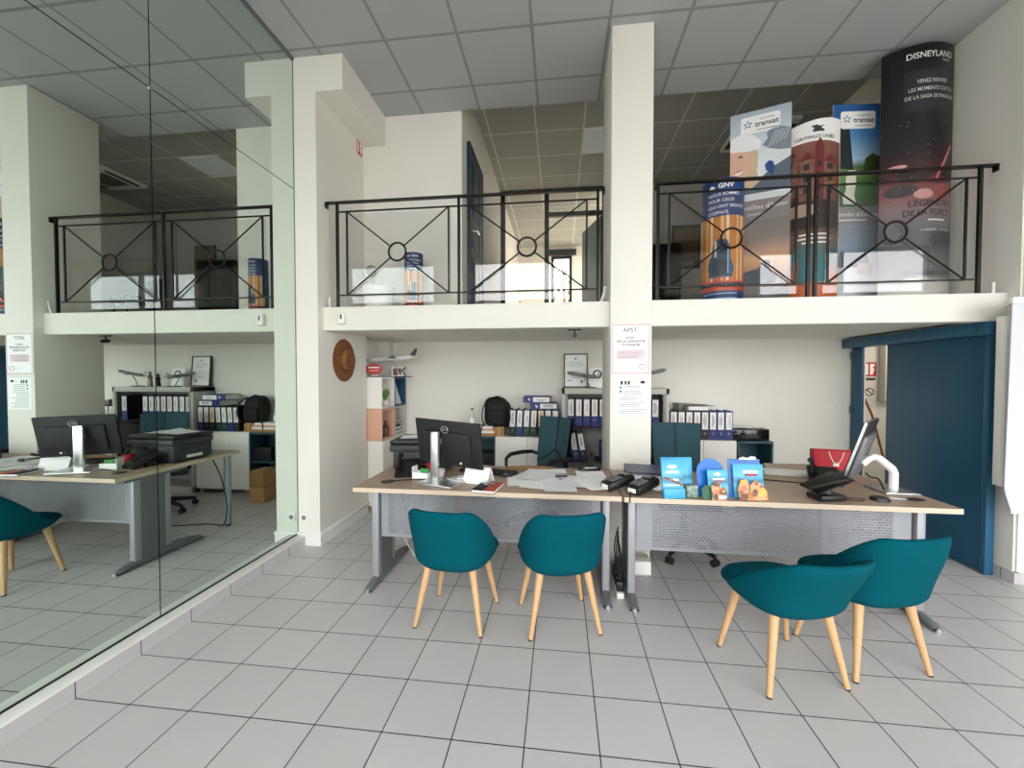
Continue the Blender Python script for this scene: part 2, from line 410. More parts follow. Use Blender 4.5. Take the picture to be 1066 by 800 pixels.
# glazed partition and window of the far room
def partition():
    t = bpy.data.objects.new('window_4', None); COL.objects.link(t); structure(t)
    F = mat('anthracite_frame', '#23272b', .4, .2); b = B(); y0, y1 = 5.4, 5.47
    for x in (1.15, 1.90, 2.86): b.box(x, x+.075, y0, y1, Z_MEZ, Z_REAR, F)
    b.box(1.15, 2.93, y0, y1, Z_REAR-.05, Z_REAR, F); b.box(1.97, 2.87, y0, y1, 4.19, 4.26, F); b.box(1.15, 1.95, y0, y1, Z_MEZ, Z_MEZ+.1, F)
    b.build('window_frame', t)
    b = B(); b.box(1.2, 1.92, 5.43, 5.436, Z_MEZ+.05, Z_REAR-.03, GLASS); b.box(1.97, 2.87, 5.43, 5.436, 4.24, Z_REAR-.03, GLASS); b.build('pane', t)
    t2 = bpy.data.objects.new('window_5', None); COL.objects.link(t2); structure(t2)
    b = B(); x0, x1, z0, z1 = 1.95, 2.45, Z_MEZ, 4.42
    for a in ((x0, x0+.07, z0, z1), (x1-.07, x1, z0, z1), (x0, x1, z1-.07, z1), (x0, x1, z0, z0+.12)): b.box(a[0], a[1], 8.5, 8.57, a[2], a[3], F)
    b.box(x0-.1, x1+.1, 8.42, 8.5, z1, z1+.14, F, .01)
    b.build('window_frame', t2)
    b = B(); b.box(x0+.03, x1-.03, 8.53, 8.536, z0+.05, z1-.03, GLASS); b.build('pane', t2)
    t3 = bpy.data.objects.new('door_2', None); COL.objects.link(t3); structure(t3)
    b = B(); b.X = Matrix.Translation((2.86, 5.47, 0)) @ Matrix.Rotation(math.radians(-72), 4, 'Z'); b.box(-.86, 0, -.02, .02, Z_MEZ+.01, 4.19, mat('slate_blue_door', '#44606c', .4)); b.build('door_leaf', t3)
    b = B(); b.X = Matrix.Translation((2.86, 5.47, 0)) @ Matrix.Rotation(math.radians(-72), 4, 'Z'); b.tube([(-.8, -.02, 3.15), (-.8, -.07, 3.15), (-.7, -.07, 3.15)], .01, CHROME); b.build('door_handle', t3)
partition()
# panelled door of the mezzanine corridor
def corridor_door():
    t = bpy.data.objects.new('door_1', None); COL.objects.link(t); structure(t)
    b = B(); x = 1.15; y0, y1, z1 = 2.86, 3.56, 4.03
    DK = mat('dark_slate_door', '#1c3342', .5); b.box(x-.01, x+.03, y0, y1, Z_MEZ, z1, DK)
    for za, zb in ((2.25, 2.85), (2.95, 3.2), (3.3, 3.9)):
        for ya, yb in ((y0+.1, y0+.38), (y0+.46, y1-.1)):
            b.box(x+.03, x+.042, ya, yb, za, zb, DK, .008)
    b.build('door_leaf', t)
    b = B()
    for a in ((y0-.03, y0, Z_MEZ, z1+.03), (y1, y1+.03, Z_MEZ, z1+.03), (y0, y1, z1, z1+.03)): b.box(x-.01, x+.04, *a, DK, .005)
    b.build('door_frame', t)
    b = B(); b.tube([(x+.03, y0+.08, 3.12), (x+.09, y0+.08, 3.12), (x+.09, y0+.2, 3.12)], .011, CHROME); b.build('door_handle', t)
corridor_door()
# sliding door on the right wall
def sliding_door():
    t = bpy.data.objects.new('door_3', None); COL.objects.link(t); structure(t)
    b = B(); b.box(5.335, 5.375, 1.865, 2.80, .012, 1.84, BLUED, .003); b.build('door_leaf', t)
    b = B(); b.box(5.325, 5.385, 1.825, 1.868, .004, 1.815, BLUED2, .004); b.build('door_edge', t)
    b = B(); b.box(5.30, XR+.002, 1.80, 3.395, 1.80, 1.897, BLUED2, .006); b.box(5.285, 5.31, 1.79, 1.88, 1.795, 1.897, BLUED2, .006); b.build('track_cover', t)
    b = B(); b.box(5.385, XR+.002, 3.22, 3.37, 0, 1.8, BLUED, .004); b.build('door_post', t)
    for z in (1.72, 1.12):
        b = B(); b.cyl((5.382, 3.36, z-.04), (5.382, 3.36, z+.04), .012, m=BLUED, n=10); b.build('hinge', t)
sliding_door()

# ================================================================== WALL MIRROR
def wall_mirror():
    t = thing('wall_mirror', 'floor-to-ceiling mirror of big joined panels covering the left wall', 'mirror', (XM, 0, 0))
    g = .003
    for y0, y1 in ((-3.28, .476), (.476, 1.73)):
        for z0, z1 in ((.094, 3.117), (3.117, H_CEIL-.02)):
            b = B(); b.box(-.008, 0, y0+g, y1-g, z0+g, z1-g, MIRROR); b.build('mirror_panel', t)
    b = B(); b.box(-.016, -.009, -3.29, 1.732, .094, H_CEIL, BLACKM); b.build('backing', t)
    b = B(); b.box(-.012, .012, -3.29, 1.732, H_CEIL-.022, H_CEIL-.002, STEELD); b.build('top_channel', t)
    b = B(); b.box(-.01, .004, -3.29, 1.732, .094, .102, BLACKM); b.build('bottom_channel', t)
    b = B(); b.box(-.012, .003, 1.7295, 1.7345, .1, H_CEIL, STEELD); b.build('edge_channel', t)
    b = B(); b.cyl((-.002, .476, 3.117), (.006, .476, 3.117), .012, m=CHROME); b.build('mirror_clip', t)
wall_mirror()

# ================================================================== BALCONY RAILINGS
def railing(label, x0, x1, posts, panels, zt):
    t = thing('balcony_railing', label, 'railing', (0, 1.87, Z_MEZ))
    zt -= Z_MEZ
    b = B(); b.box(x0, x1, -.024, .024, zt-.014, zt, IRON, .003)
    for x in (x0, x1-.012): b.box(x, x+.012, -.02, .02, zt-.05, zt-.012, IRON)
    b.build('handrail', t)
    for x in posts:
        b = B(); b.box(x-.011, x+.011, -.011, .011, 0, zt-.014, IRON); b.box(x-.035, x+.035, -.03, .03, 0, .006, IRON); b.build('post', t)
    for a, c in panels:
        f = B(); zl, zu = .112, zt-.088
        for z in (zl, zu): f.box(a, c, -.006, .006, z-.006, z+.006, IRON)
        l, r = a+.09, c-.09
        for x in (l, r): f.box(x-.007, x+.007, -.007, .007, zl, zu, IRON)
        cx, cz, R = (l+r)/2, (zl+zu)/2, .078
        for sx, sz in ((l, zl), (l, zu), (r, zl), (r, zu)):
            d = Vector((cx-sx, 0, cz-sz)); k = (d.length-R)/d.length
            f.cyl((sx, 0, sz), (sx+d.x*k, 0, sz+d.z*k), .0065, m=IRON, n=8)
        fr = f.build('panel_frame', t)
        k = B()
        k.tube([(cx+R*math.cos(q), 0, cz+R*math.sin(q)) for q in [2*PI*i/32 for i in range(33)]], .009, IRON, 8); k.build('ring', t)
        p = B(); p.box(l-.02, r+.02, .02, .024, .04, zu-.015, PLEX); p.build('clear_panel', t, 'transparent acrylic sheet')
railing('black iron railing of the left balcony bay, between wall and pillar', .085, 2.53, (.19, 1.30, 2.475), ((.19, 1.30), (1.30, 2.475)), 3.045)
railing('black iron railing of the right balcony bay, in front of the advertising columns', 2.93, 5.375, (2.955, 4.09, 4.142, 5.27), ((2.955, 4.09), (4.142, 5.27)), 3.06)

# ================================================================== DESKS
def desk(label, x0, x1, side, loc_y=.985):
    w = x1-x0; t = thing('office_desk', label, 'desk', ((x0+x1)/2, loc_y, 0)); h = w/2
    # compact top: deeper at the outer side
    s = -1 if side == 'L' else 1
    D = .755; P = [(-h*s, 0), (h*s, 0), (h*s, 1.17), (h*s-s*.52, 1.17)] + [(p.x, p.y) for p in bez((h*s-s*.52, 1.17, 0), (h*s-s*.58, .86, 0), (h*s-s*.7, D, 0), (h*s-s*1.0, D, 0), 10)] + [(-h*s, D)]
    b = B(); b.prism(P, Z_DESK-.03, Z_DESK, DESKM, EDGE); b.build('desktop', t, ang=30)
    for x in (-h+.075, h-.075):
        b = B(); 
        # floor foot: long tapering bar
        def foot(u, v, x=x):
            y = .05+.74*u; wd = .034-.006*abs(2*u-1); hh = .024+.062*math.sin(PI*min(1, max(0, u)))**.7
            a = 2*PI*v
            return (x+wd*math.cos(a), y, max(.004, hh*.5+hh*.5*math.sin(a)))
        b.grid(lambda u, v: foot(v, u), 16, 16, STEELD, True)
        for u in (0., 1.): b.cyl((x, .05+.74*u-.012, .014), (x, .05+.74*u+.012, .014), .014, m=SILVER, n=12)
        b.build('foot', t)
        b = B(); b.box(x-.024, x+.024, .17, .23, .05, Z_DESK-.03, STEEL, .008); b.box(x-.02, x+.02, .43, .48, .05, Z_DESK-.03, STEEL, .008)
        b.box(x-.016, x+.016, .22, .44, .33, Z_DESK-.03, STEELD); b.box(x-.03, x+.03, .1, .62, Z_DESK-.06, Z_DESK-.03, STEELD)
        b.box(x-.018, x+.018, .23, .43, .05, .33, STEELD)
        b.build('leg', t)
    if True:   # return leg of the deeper side
        x = h*s-s*.08; b = B(); b.cyl((x, 1.1, .02), (x, 1.1, Z_DESK-.03), .03, m=STEEL); b.cyl((x, 1.1, 0), (x, 1.1, .02), .022, m=RUBBER); b.build('round_leg', t)
    b = B(); b.obox((0, 0, 0), (w-.22, .003, .37), PERF); o = b.build('modesty_panel', t, 'perforated grey metal panel'); o.location = (0, .20, .335+.19)
    return t
desk('left oak-topped office desk carrying the black monitor, printer and loose papers', .785, 2.552, 'L')
desk('right oak-topped office desk carrying the brochure holders and white-armed monitor', 2.566, 4.43, 'R', .972)

# ================================================================== VISITOR CHAIRS
def tub_chair(H=.732, lean=.072, rear=.248):
    t = thing('tub_chair', '', 'chair', group='teal visitor chairs in front of the desks')
    def rim(a):      # a: angle from the back, 0..pi
        return .418+(H-.418)*(1-smooth(.62, 2.0, a))
    def outline(th, k=1.):
        # th = 0 at the back (-y)
        c, s_ = math.cos(th), math.sin(th)
        n = 2.7; r = 1/((abs(s_)/.243)**n+(abs(c)/(rear if c > 0 else .245))**n)**(1/n)
        return r*k
    NP = 26
    def fn(u, v):
        th = u*2*PI-PI; a = abs(th); zt = rim(a); R = outline(th)
        s = v*(NP)
        zb = .335
        if s <= 8:      # underside up to the flank
            q = s/8*PI/2; r = R*(.35+.64*math.sin(q)); z = zb+.10*(1-math.cos(q))
        elif s <= 16:
            q = (s-8)/8; z = zb+.10+(zt-zb-.10)*q; r = R*(.99+.03*math.sin(q*PI*.5))
        elif s <= 20:
            q = (s-16)/4*PI; r = R*1.02-.018+.018*math.cos(q); z = zt+.014*math.sin(q)
        else:
            q = (s-20)/6; r = R*1.02-.036-.02*q; z = zt+(.415-zt)*q
        x, y = r*math.sin(th), -r*math.cos(th)
        back = 1-smooth(.75, 2.0, a)
        y -= back*lean*smooth(.38, .74, z)
        x *= 1+.01*smooth(.5, .74, z)
        return (x, y, z)
    b = B(); b.grid(fn, 80, NP, TEAL, True)
    b.poly([fn(i/80, 0) for i in range(80)][::-1], TEAL)
    b.build('backrest_shell', t, ang=180, weld=True)
    b = B()
    def cush(u, v):
        th = u*2*PI; R = outline(th-PI)*.86; s = v*PI
        r = R*math.sin(s)**.55 if 0 < v < 1 else 0
        return (r*math.sin(th), r*math.cos(th)+.02, .425-.05*math.cos(s)*(1 if s < PI/2 else .7))
    b.grid(cush, 48, 14, TEAL, True); b.build('seat', t, ang=180, weld=True)
    for sx in (-1, 1):
        for sy in (-1, 1):
            b = B(); p0 = Vector((sx*.135, sy*.125, .375)); p1 = Vector((sx*.205, sy*.185, 0))
            b.cyl(p0, p1.lerp(p0, .02), .0235, .0125, BEECH, 16); b.cyl(p1.lerp(p0, .02), p1, .0125, .0125, RUBBER, 12)
            b.build('leg', t)
    return t
c = tub_chair()
spots = [(1.538, .865, -6, 'teal tub chair on beech legs at far left, in front of the black monitor'),
         (2.161, .895, 14, 'teal tub chair on beech legs tucked under the papers, left of the pillar'),
         (3.289, .615, 14, 'teal tub chair standing nearest the camera, overlapping the chair to its right'),
         (3.760, .765, 13, 'teal tub chair furthest right, half hidden behind a nearer chair')]
for i, (x, y, a, l) in enumerate(spots):
    place(c if i == 0 else (tub_chair(.675, .13, .25) if i == 2 else dup(c)), (x, y, 0), math.radians(a), l)

# ================================================================== OFFICE CHAIRS
def office_chair():
    t = thing('office_chair', '', 'office chair', group='swivel chairs behind the desks')   # faces -y
    b = B()
    def seat(u, v):
        x = (u-.5)*.48; y = (v-.5)*.46
        return (x, y, .46+.03*(1-(2*u-1)**4)*(1-(2*v-1)**4)-.02*smooth(.3, 0, v))
    b.grid(seat, 12, 12, OFFICE); b.box(-.235, .235, -.22, .225, .41, .462, BLACK, .02); b.build('seat', t)
    def bk(u, v, o=0):
        x = (u-.5)*(.44-.06*(1-v)); y = .25+.055*((2*u-1)**2)*-1+.09*v+o; return (x, y, .50+.565*v)
    # upholstered panels parted by a Y of dark seams
    def panel(u0, u1, v0f, v1f):
        p = B(); 
        def f(u, v):
            uu = u0+(u1-u0)*u; va, vb = v0f(uu), v1f(uu); vv = va+(vb-va)*v
            e = min(u, 1-u, v, 1-v); return Vector(bk(uu, vv, -.016-.012*smooth(0, .12, e)))
        p.grid(f, 10, 12, OFFICE); p.build('back_panel', t, ang=60)
    vy = lambda u: .42-.26*abs(u-.5)*2
    panel(.01, .49, lambda u: vy(u)+.015, lambda u: 1.); panel(.51, .99, lambda u: vy(u)+.015, lambda u: 1.)
    panel(.03, .97, lambda u: 0., lambda u: vy(u)-.015)
    b = B(); b.grid(lambda u, v: bk(u, v, -.004), 12, 12, BLACK); b.grid(lambda u, v: bk(1-u, v, .02), 12, 12, BLACK)
    b.tube([bk(.5, 0, .02), (0, .3, .44), (0, .1, .40)], .03, BLACK); b.build('back_frame', t, ang=60)
    for s in (-1, 1):
        b = B(); b.tube([(s*.2, .27, .66), (s*.27, .2, .69), (s*.275, .05, .70), (s*.275, -.10, .695), (s*.272, -.16, .66), (s*.265, -.165, .55), (s*.22, -.10, .44)], [.016, .02, .022, .022, .018, .016, .016], BLACK, 8); b.build('armrest', t)
    b = B(); b.cyl((0, 0, .1), (0, 0, .41), .026, m=BLACK); b.cyl((0, 0, .08), (0, 0, .25), .034, m=BLACK)
    b.build('gas_column', t)
    b = B(); ca = []
    for k in range(5):
        a = 2*PI*k/5+.3; c_, s_ = math.cos(a), math.sin(a)
        b.tube([(0, 0, .11), (.12*c_, .12*s_, .105), (.29*c_, .29*s_, .075)], [.035, .026, .016], BLACK); ca.append((.29*c_, .29*s_, a))
    sb = b.build('star_base', t)
    for x, y, a in ca:
        b = B(); u = Vector((-math.sin(a), math.cos(a), 0))
        for q in (-.018, .018): b.cyl(Vector((x, y, .028))+u*(q-.009), Vector((x, y, .028))+u*(q+.009), .028, m=RUBBER)
        b.cyl((x, y, .03), (x, y, .075), .011, m=BLACK); b.build('caster', sb)
    return t
oc = office_chair()
place(oc, (1.94, 2.41, 0), math.radians(-42), 'slate-teal office chair turned sideways, with looped black armrest, left of the pillar')
place(dup(oc), (3.21, 1.97, 0), 0, 'slate-teal office chair facing the room, right of the pillar behind the brochures')

# ================================================================== CUPBOARDS AND SHELVES
def tall_cabinet():
    x0, x1, y0, y1, h = 2.19, 3.36, 3.05, 3.385, 1.355; t = thing('tambour_cabinet', 'tall grey metal cupboard standing open with binders, behind the pillar', 'cabinet', ((x0+x1)/2, 3.05, 0)); w = (x1-x0)/2
    b = B(); b.box(-w, -w+.035, 0, .33, 0, h, GREYCAB, .004); b.box(w-.035, w, 0, .33, 0, h, GREYCAB, .004); b.box(-w, w, 0, .33, h-.065, h, GREYCAB, .004)
    b.box(-w, w, .0, .33, 0, .08, GREYCAB); b.box(-w, w, .315, .33, .05, h-.03, GREYCAB2); b.build('carcass', t)
    for z in (.535, .925):
        b = B(); b.box(-w+.035, w-.035, .02, .315, z-.02, z, BLACKM); b.build('shelf', t)
    for s in (-1, 1):
        b = B(); x = s*(w-.05); b.box(x-.015, x+.015, .004, .03, .08, h-.065, STEELD)
        for k in range(3): b.box(x-.012+k*.009, x-.009+k*.009, .0, .005, .09, h-.07, GREYCAB)
        b.build('rolled_shutter', t)
tall_cabinet()
def low_unit(name, label, x0, x1, kind):
    y0, y1, h = 3.05, 3.385, .79; t = thing(name, label, 'cabinet', ((x0+x1)/2, y0, 0)); w = (x1-x0)/2
    b = B()
    body = MELA if kind == 'door' else GREYCAB
    if kind == 'door':
        b.box(-w, w, .018, .335, .06, h, MELA, .003); b.build('carcass', t)
        n = 2
        for i in range(n):
            a, c_ = -w+2*w*i/n, -w+2*w*(i+1)/n
            d = B(); d.box(a+.003, c_-.003, 0, .017, .07, h-.012, MELA, .002); d.build('door', t)
    else:
        for s in (-1, 1): b.box(s*w-.009, s*w+.009, 0, .335, .06, h, TEALN)
        for z in (.07, .42, h-.011): b.box(-w, w, 0, .335, z-.011, z+.011, TEALN)
        b.box(-w, w, .32, .335, .06, h, TEALN); b.build('carcass', t)
    for s in (-1, 1):
        for y in (.04, .3):
            f = B(); f.cyl((s*(w-.05), y, 0), (s*(w-.05), y, .062), .016, .022, BEECH, 12); f.build('foot', t)
low_unit('open_cube_shelf', 'low teal open shelf by the bottle and paper pile, left back wall', 1.07, 1.415, 'open')
low_unit('low_cupboard', 'low white cupboard under the row of mixed binders, left back wall', 1.425, 2.165, 'door')
low_unit('low_cupboard', 'low white cupboard under the binders right of the pillar', 3.375, 4.065, 'door')
low_unit('open_cube_shelf', 'low teal open cube under the black box, right back wall', 4.085, 4.425, 'open')
def nook_shelf():
    t = thing('cube_bookcase', 'white and salmon cube bookcase in the left corner behind the printer', 'bookcase', (0, 2.65, 0))
    x0, x1 = -.09, .24; H = 1.48; L = .70; b = B(); th = .02
    def cell(y0, y1, z0, z1, m, mi):
        for z in (z0, z1-th): b.box(x0, x1, y0, y1, z, z+th, m)
        for y in (y0, y1-th): b.box(x0, x1, y, y+th, z0+th, z1-th, m)
        b.box(x0, x0+.012, y0, y1, z0, z1, mi)
    BL = mat('blue_back_panel', '#1f4a66', .5)
    cell(0, .345, 1.135, H, MELA, MELA); cell(.35, L, 1.135, H, BL, BL)
    cell(0, .345, .785, 1.13, PINK, PINK2); cell(.35, L, .785, 1.13, GREYCAB, GREYCAB)
    cell(0, .345, .06, .78, MELA, MELA); cell(.35, L, .06, .78, MELA, MELA)
    b.build('carcass', t)
    b = B(); b.box(x0+.01, x1-.01, .36, L-.02, .95, .965, GREYCAB); b.build('shelf', t)
    b = B(); b.box(x1-.01, x1+.006, .005, .34, .065, .775, MELA, .002); b.build('door', t)
    for y in (.05, .62):
        f = B(); f.box(x0+.05, x1-.05, y, y+.05, 0, .06, BEECH); f.build('foot', t)
nook_shelf()

# ================================================================== BINDERS
def binder(cover, low, label_m=LABELW, d=.27, h=.315, w=.074):
    """standing lever-arch binder, spine towards -y, base at z = 0"""
    t = thing('ring_binder', '', 'binder')
    b = B(); b.box(-w/2, -w/2+.003, 0, d, 0, h, cover); b.box(w/2-.003, w/2, 0, d, 0, h, cover); b.box(-w/2, w/2, 0, .003, 0, h, cover)
    b.box(-w/2+.006, w/2-.006, .02, d-.01, .008, h-.015, PAPER); cv = b.build('cover', t)
    b = B(); b.box(-w/2, w/2, -.0015, .0, 0, h*.38, low); b.build('lower_spine', cv)
    b = B(); b.box(-w/2+.009, w/2-.009, -.003, -.0005, h*.36, h*.955, label_m)
    fn = plane((0, -.0036, h*.66), (0, 0, 1), (-1, 0, 0))
    for k in range(random.randint(2, 4)): 
        l = random.uniform(.03, .08); b.rect(-l, l, -.012+k*.009, -.0085+k*.009, fn, random.choice((INK, INK, INKR)), 1)
    b.build('spine_label', cv)
    b = B(); b.tube([(.011*math.cos(q), -.003, h*.22+.011*math.sin(q)) for q in [2*PI*i/14 for i in range(15)]], .0025, CHROME, 6); b.build('finger_ring', cv)
    return t
GL = 'binders in the mixed row on the left low cupboard'
specs = [(BBLACK, BBLACK, LABELW, 'black-footed binder at left end of the mixed row, against the backpack'),
         (BBLACK, NAVY, LABELW, 'blue-footed binder second from the left in the mixed row'),
         (BBLACK, BGREEN, LABELW, 'green-footed binder third from the left in the mixed row'),
         (BBLACK, BGREEN, LABELW, 'green-footed binder fourth from the left in the mixed row'),
         (BBLACK, BBLACK, LABELC, 'binder with a cream spine label in the mixed row'),
         (BBLACK, BBLACK, LABELW, 'white-labelled binder right of the cream-labelled one'),
         (BBLACK, NAVY, LABELW, 'binder at the right end of the mixed row, beside the grey cupboard')]
for i, (a, c_, lm, lb) in enumerate(specs):
    o = binder(a, c_, lm, w=.076); o.rotation_euler = (0, math.radians(3 if i < 4 else 0), 0); o.location = (1.615+.0815*i+(0 if i < 4 else .012), 3.08, .795); o['label'] = lb; o['group'] = GL
for k, (x, z, rz, lb) in enumerate([(1.985, 1.112+.037, 4, 'navy binder lying flat, lower of the two on top of the mixed row'), (1.905, 1.187+.037, -3, 'navy binder lying flat, uppermost of the two on top of the mixed row')]):
    o = binder(NAVY, NAVY, w=.072); o.location = (x-.155, 3.06, z); o.rotation_euler = (0, PI/2, math.radians(rz)); o['label'] = lb
    o['group'] = 'navy binders lying on the mixed row'
    o.location.z = z
GR = 'binders in the row right of the pillar'
for i in range(8):
    blue = i >= 5
    o = binder(NAVY if blue else BBLACK, NAVY if blue else BBLACK, w=.08); o.location = (3.415+.0825*i, 3.08, .795); o['group'] = GR
    o['label'] = ['black binder at the left end of the right-hand row, behind the office chair', 'second black binder from the left in the right-hand row', 'third black binder from the left in the right-hand row', 'fourth black binder in the right-hand row, under the open folder', 'last black binder of the right-hand row, next to the blue ones', 'first of three blue binders in the right-hand row', 'middle of three blue binders in the right-hand row', 'blue binder at the right end of its row, beside the black box'][i]
GT = 'blue binders on the upper shelf of the grey cupboard'
ords = ['first', 'second', 'third', 'fourth', 'fifth', 'sixth', 'seventh', 'eighth']
for i in range(8):
    o = binder(BBLACK, NAVY, w=.08); o.location = (2.292+.0885*i, 3.084, .927); o['group'] = GT
    o['label'] = f'blue-footed binder {ords[i]} from the left on the upper shelf of the grey cupboard'
o = binder(BBLACK, NAVY, w=.08); o.location = (3.22, 3.084, .927); o['label'] = 'blue-footed binder standing alone at the right end of the cupboard\'s upper shelf'; o['group'] = GT
for x, c_, lw, lb in ((2.335, BBLACK, NAVY, 'blue-footed binder leaning on the lower shelf of the grey cupboard, at its left end'), (2.42, BGREEN, BBLACK, 'green-topped binder leaning on the lower shelf of the grey cupboard')):
    o = binder(c_, lw, w=.075); o.location = (x+.022, 3.084, .541); o.rotation_euler = (0, math.radians(-9), 0); o['label'] = lb; o['group'] = 'leaning binders'
b = B(); b.box(-.09, .09, 0, .25, 0, .2, NAVY, .004); b.box(-.05, .05, -.002, .001, .06, .15, LABELW); solo(b, 'storage_box', 'blue box on the lower shelf of the grey cupboard by the pillar', 'box', (2.72, 3.09, .536))
# open grey folder and booklet on the right-hand row
t = thing('lever_arch_folder', 'grey open folder lying on top of the right-hand binders', 'folder', (3.64, 3.1, 1.112))
b = B(); b.box(-.17, .17, 0, .24, 0, .004, STEELD); b.box(-.17, -.165, 0, .24, 0, .07, STEELD); b.build('cover', t)
b = B(); b.X = Matrix.Translation((-.165, .12, .07)) @ Matrix.Rotation(math.radians(3), 4, 'Y'); b.box(0, .38, -.12, .12, 0, .004, mat('grey_folder_card', '#77777a', .6)); b.build('lid', t)
b = B(); b.box(-.06, .15, .01, .23, .004, .045, PAPER, .004); b.build('pages', t)

# ================================================================== BACK WALL THINGS
t = thing('framed_certificate', 'black-framed certificate leaning on the wall on top of the grey cupboard', 'picture frame', (2.355, 3.33, 1.357))
b = B(); b.X = Matrix.Rotation(math.radians(-5), 4, 'X')
for a in ((-.14, .14, 0, .012), (-.14, .14, .393, .405)): b.box(a[0], a[1], -.008, .008, a[2], a[3], BLACK)
for x in (-.14, .128): b.box(x, x+.012, -.008, .008, 0, .405, BLACK)
b.box(-.13, .13, .002, .007, .006, .4, BLACKM); b.build('frame', t)
b = B(); b.X = Matrix.Rotation(math.radians(-5), 4, 'X'); b.box(-.129, .129, -.001, .002, .01, .395, PAPER); fn = plane((0, -.0016, 0), (1, 0, 0), (0, 0, 1))
b.ell(0, .345, .01, .012, fn, INK); 
for z, l in ((.30, .08), (.275, .1), (.25, .075), (.2, .04), (.12, .05)): b.rect(-l, l, z-.0025, z+.0025, fn, INKG, 1)
b.ell(.07, .07, .02, .02, fn, INKG); b.rect(-.1, -.05, .08, .087, fn, INK, 1); b.build('certificate', t)

def airliner(L, body, tail, wing):
    """model aeroplane, nose towards -x"""
    b = B(); R = L*.055
    prof = [(0, -.5), (.35, -.48), (.75, -.44), (1, -.38), (1, .2), (.85, .33), (.45, .45), (.12, .5)]
    b.lathe([(max(r*R, 0), z*L) for r, z in prof], body, n=16, M=Matrix.Rotation(PI/2, 4, 'Y'))
    F = b
    def wingp(root, tip, th, m):
        F.bm.verts.ensure_lookup_table(); P = [(*root[0],), (*root[1],), (*tip[1],), (*tip[0],)]
        lo = F.vs([(x, y, z-th) for x, y, z in P]); up = F.vs([(x, y, z+th) for x, y, z in P])
        F.face(lo[::-1], m); F.face(up, m)
        for i in range(4): F.face([lo[i], lo[(i+1) % 4], up[(i+1) % 4], up[i]], m)
    for s in (-1, 1):
        wingp([(-.12*L, s*R*.5, -.02*L), (.07*L, s*R*.5, -.02*L)], [(.12*L, s*.42*L, .03*L), (.17*L, s*.42*L, .03*L)], .004*L, wing)
        wingp([(.36*L, s*R*.3, .01*L), (.45*L, s*R*.3, .01*L)], [(.46*L, s*.16*L, .02*L), (.50*L, s*.16*L, .02*L)], .003*L, wing)
        for y in (.15, .27): b.cyl((-.06*L+y*.2*L, s*y*L, -.03*L), (.04*L+y*.2*L, s*y*L, -.03*L), .018*L, .014*L, m=body, n=10)
    return b, R
def plane_model(label, loc, rz, L, body, tail, wing, stand_h, tilt=0):
    t = thing('model_aeroplane', label, 'model aeroplane', loc, rz)
    b, R = airliner(L, body, tail, wing)
    v = [(.33*L, R*.6), (.46*L, R*.5), (.5*L, .16*L), (.45*L, .16*L)]
    M = Matrix.Translation((0, 0, stand_h)) @ Matrix.Rotation(tilt, 4, 'Y')
    o = b.build('airframe', t); o.matrix_local = M
    k = B(); q = [k.vs([(x, y, z) for x, z in v]) for y in (-.004*L, .004*L)]; k.face(q[0], tail); k.face(q[1][::-1], tail)
    for i in range(4): k.face([q[0][i], q[0][(i+1) % 4], q[1][(i+1) % 4], q[1][i]], tail)
    o = k.build('tail_fin', t); o.matrix_local = M
    s = B(); s.tube([(.08, 0, .006), (.05, 0, stand_h*.5), (0, 0, stand_h-.01)], .006, CHROME, 8); s.box(.02, .14, -.04, .04, 0, .01, BLACK, .003); s.build('stand', t)
GREYPL = mat('pewter_grey', '#7d7c78', .35, .5); WHPL = mat('white_gloss', '#dcdcd8', .25)
plane_model('large white model airliner with dark tail fin on top of the cube bookcase', (.235, 2.95, 1.482), math.radians(6), .60, WHPL, mat('maroon_tail', '#3a1f22', .4), GREYPL, .215, math.radians(-4))
plane_model('small dark model aeroplane on a stand beside the framed photo on the bookcase', (.30, 3.06, 1.482), math.radians(-20), .16, GREYPL, GREYPL, GREYPL, .08, math.radians(-20))
plane_model('pewter model aeroplane in front of the framed certificate', (2.43, 3.13, 1.357), math.radians(-8), .38, GREYPL, GREYPL, GREYPL, .145, math.radians(10))
plane_model('pewter model aeroplane on the cupboard top, right of the pillar', (3.17, 3.14, 1.357), math.radians(170), .36, GREYPL, GREYPL, GREYPL, .17, math.radians(12))
t = thing('emblem_card', 'white card with a round dark emblem on the grey cupboard, near the pillar', 'display card', (2.60, 3.22, 1.357))
b = B(); b.X = Matrix.Rotation(math.radians(-8), 4, 'X'); b.box(-.10, .08, 0, .006, 0, .24, PAPER, .002); b.build('card', t)
b = B(); b.X = Matrix.Rotation(math.radians(-8), 4, 'X'); fn = plane((0, -.001, 0), (1, 0, 0), (0, 0, 1)); fn2 = plane((0, -.0016, 0), (1, 0, 0), (0, 0, 1)); b.ell(0, .16, .052, .052, fn, INK, 28); b.ell(0, .16, .034, .034, fn2, LABELW, 24); b.rect(-.036, .036, .135, .15, plane((0, -.0022, 0), (1, 0, 0), (0, 0, 1)), INK, 1); b.build('emblem', t)
for i, (x, h, m_, lb) in enumerate(((2.80, .17, BLACKM, 'small dark bottle-shaped figurine behind the pillar on the grey cupboard'), (2.92, .20, GREYPL, 'taller pewter figurine behind the pillar on the grey cupboard'))):
    b = B(); b.lathe([(0, 0), (.028, 0), (.03, .02), (.022, h*.45), (.03, h*.6), (.012, h*.75), (.018, h*.85), (.01, h*.97), (0, h)], m_, n=18); solo(b, 'figurine', lb, 'figurine', (x, 3.16, 1.357), group='figurines on the grey cupboard')

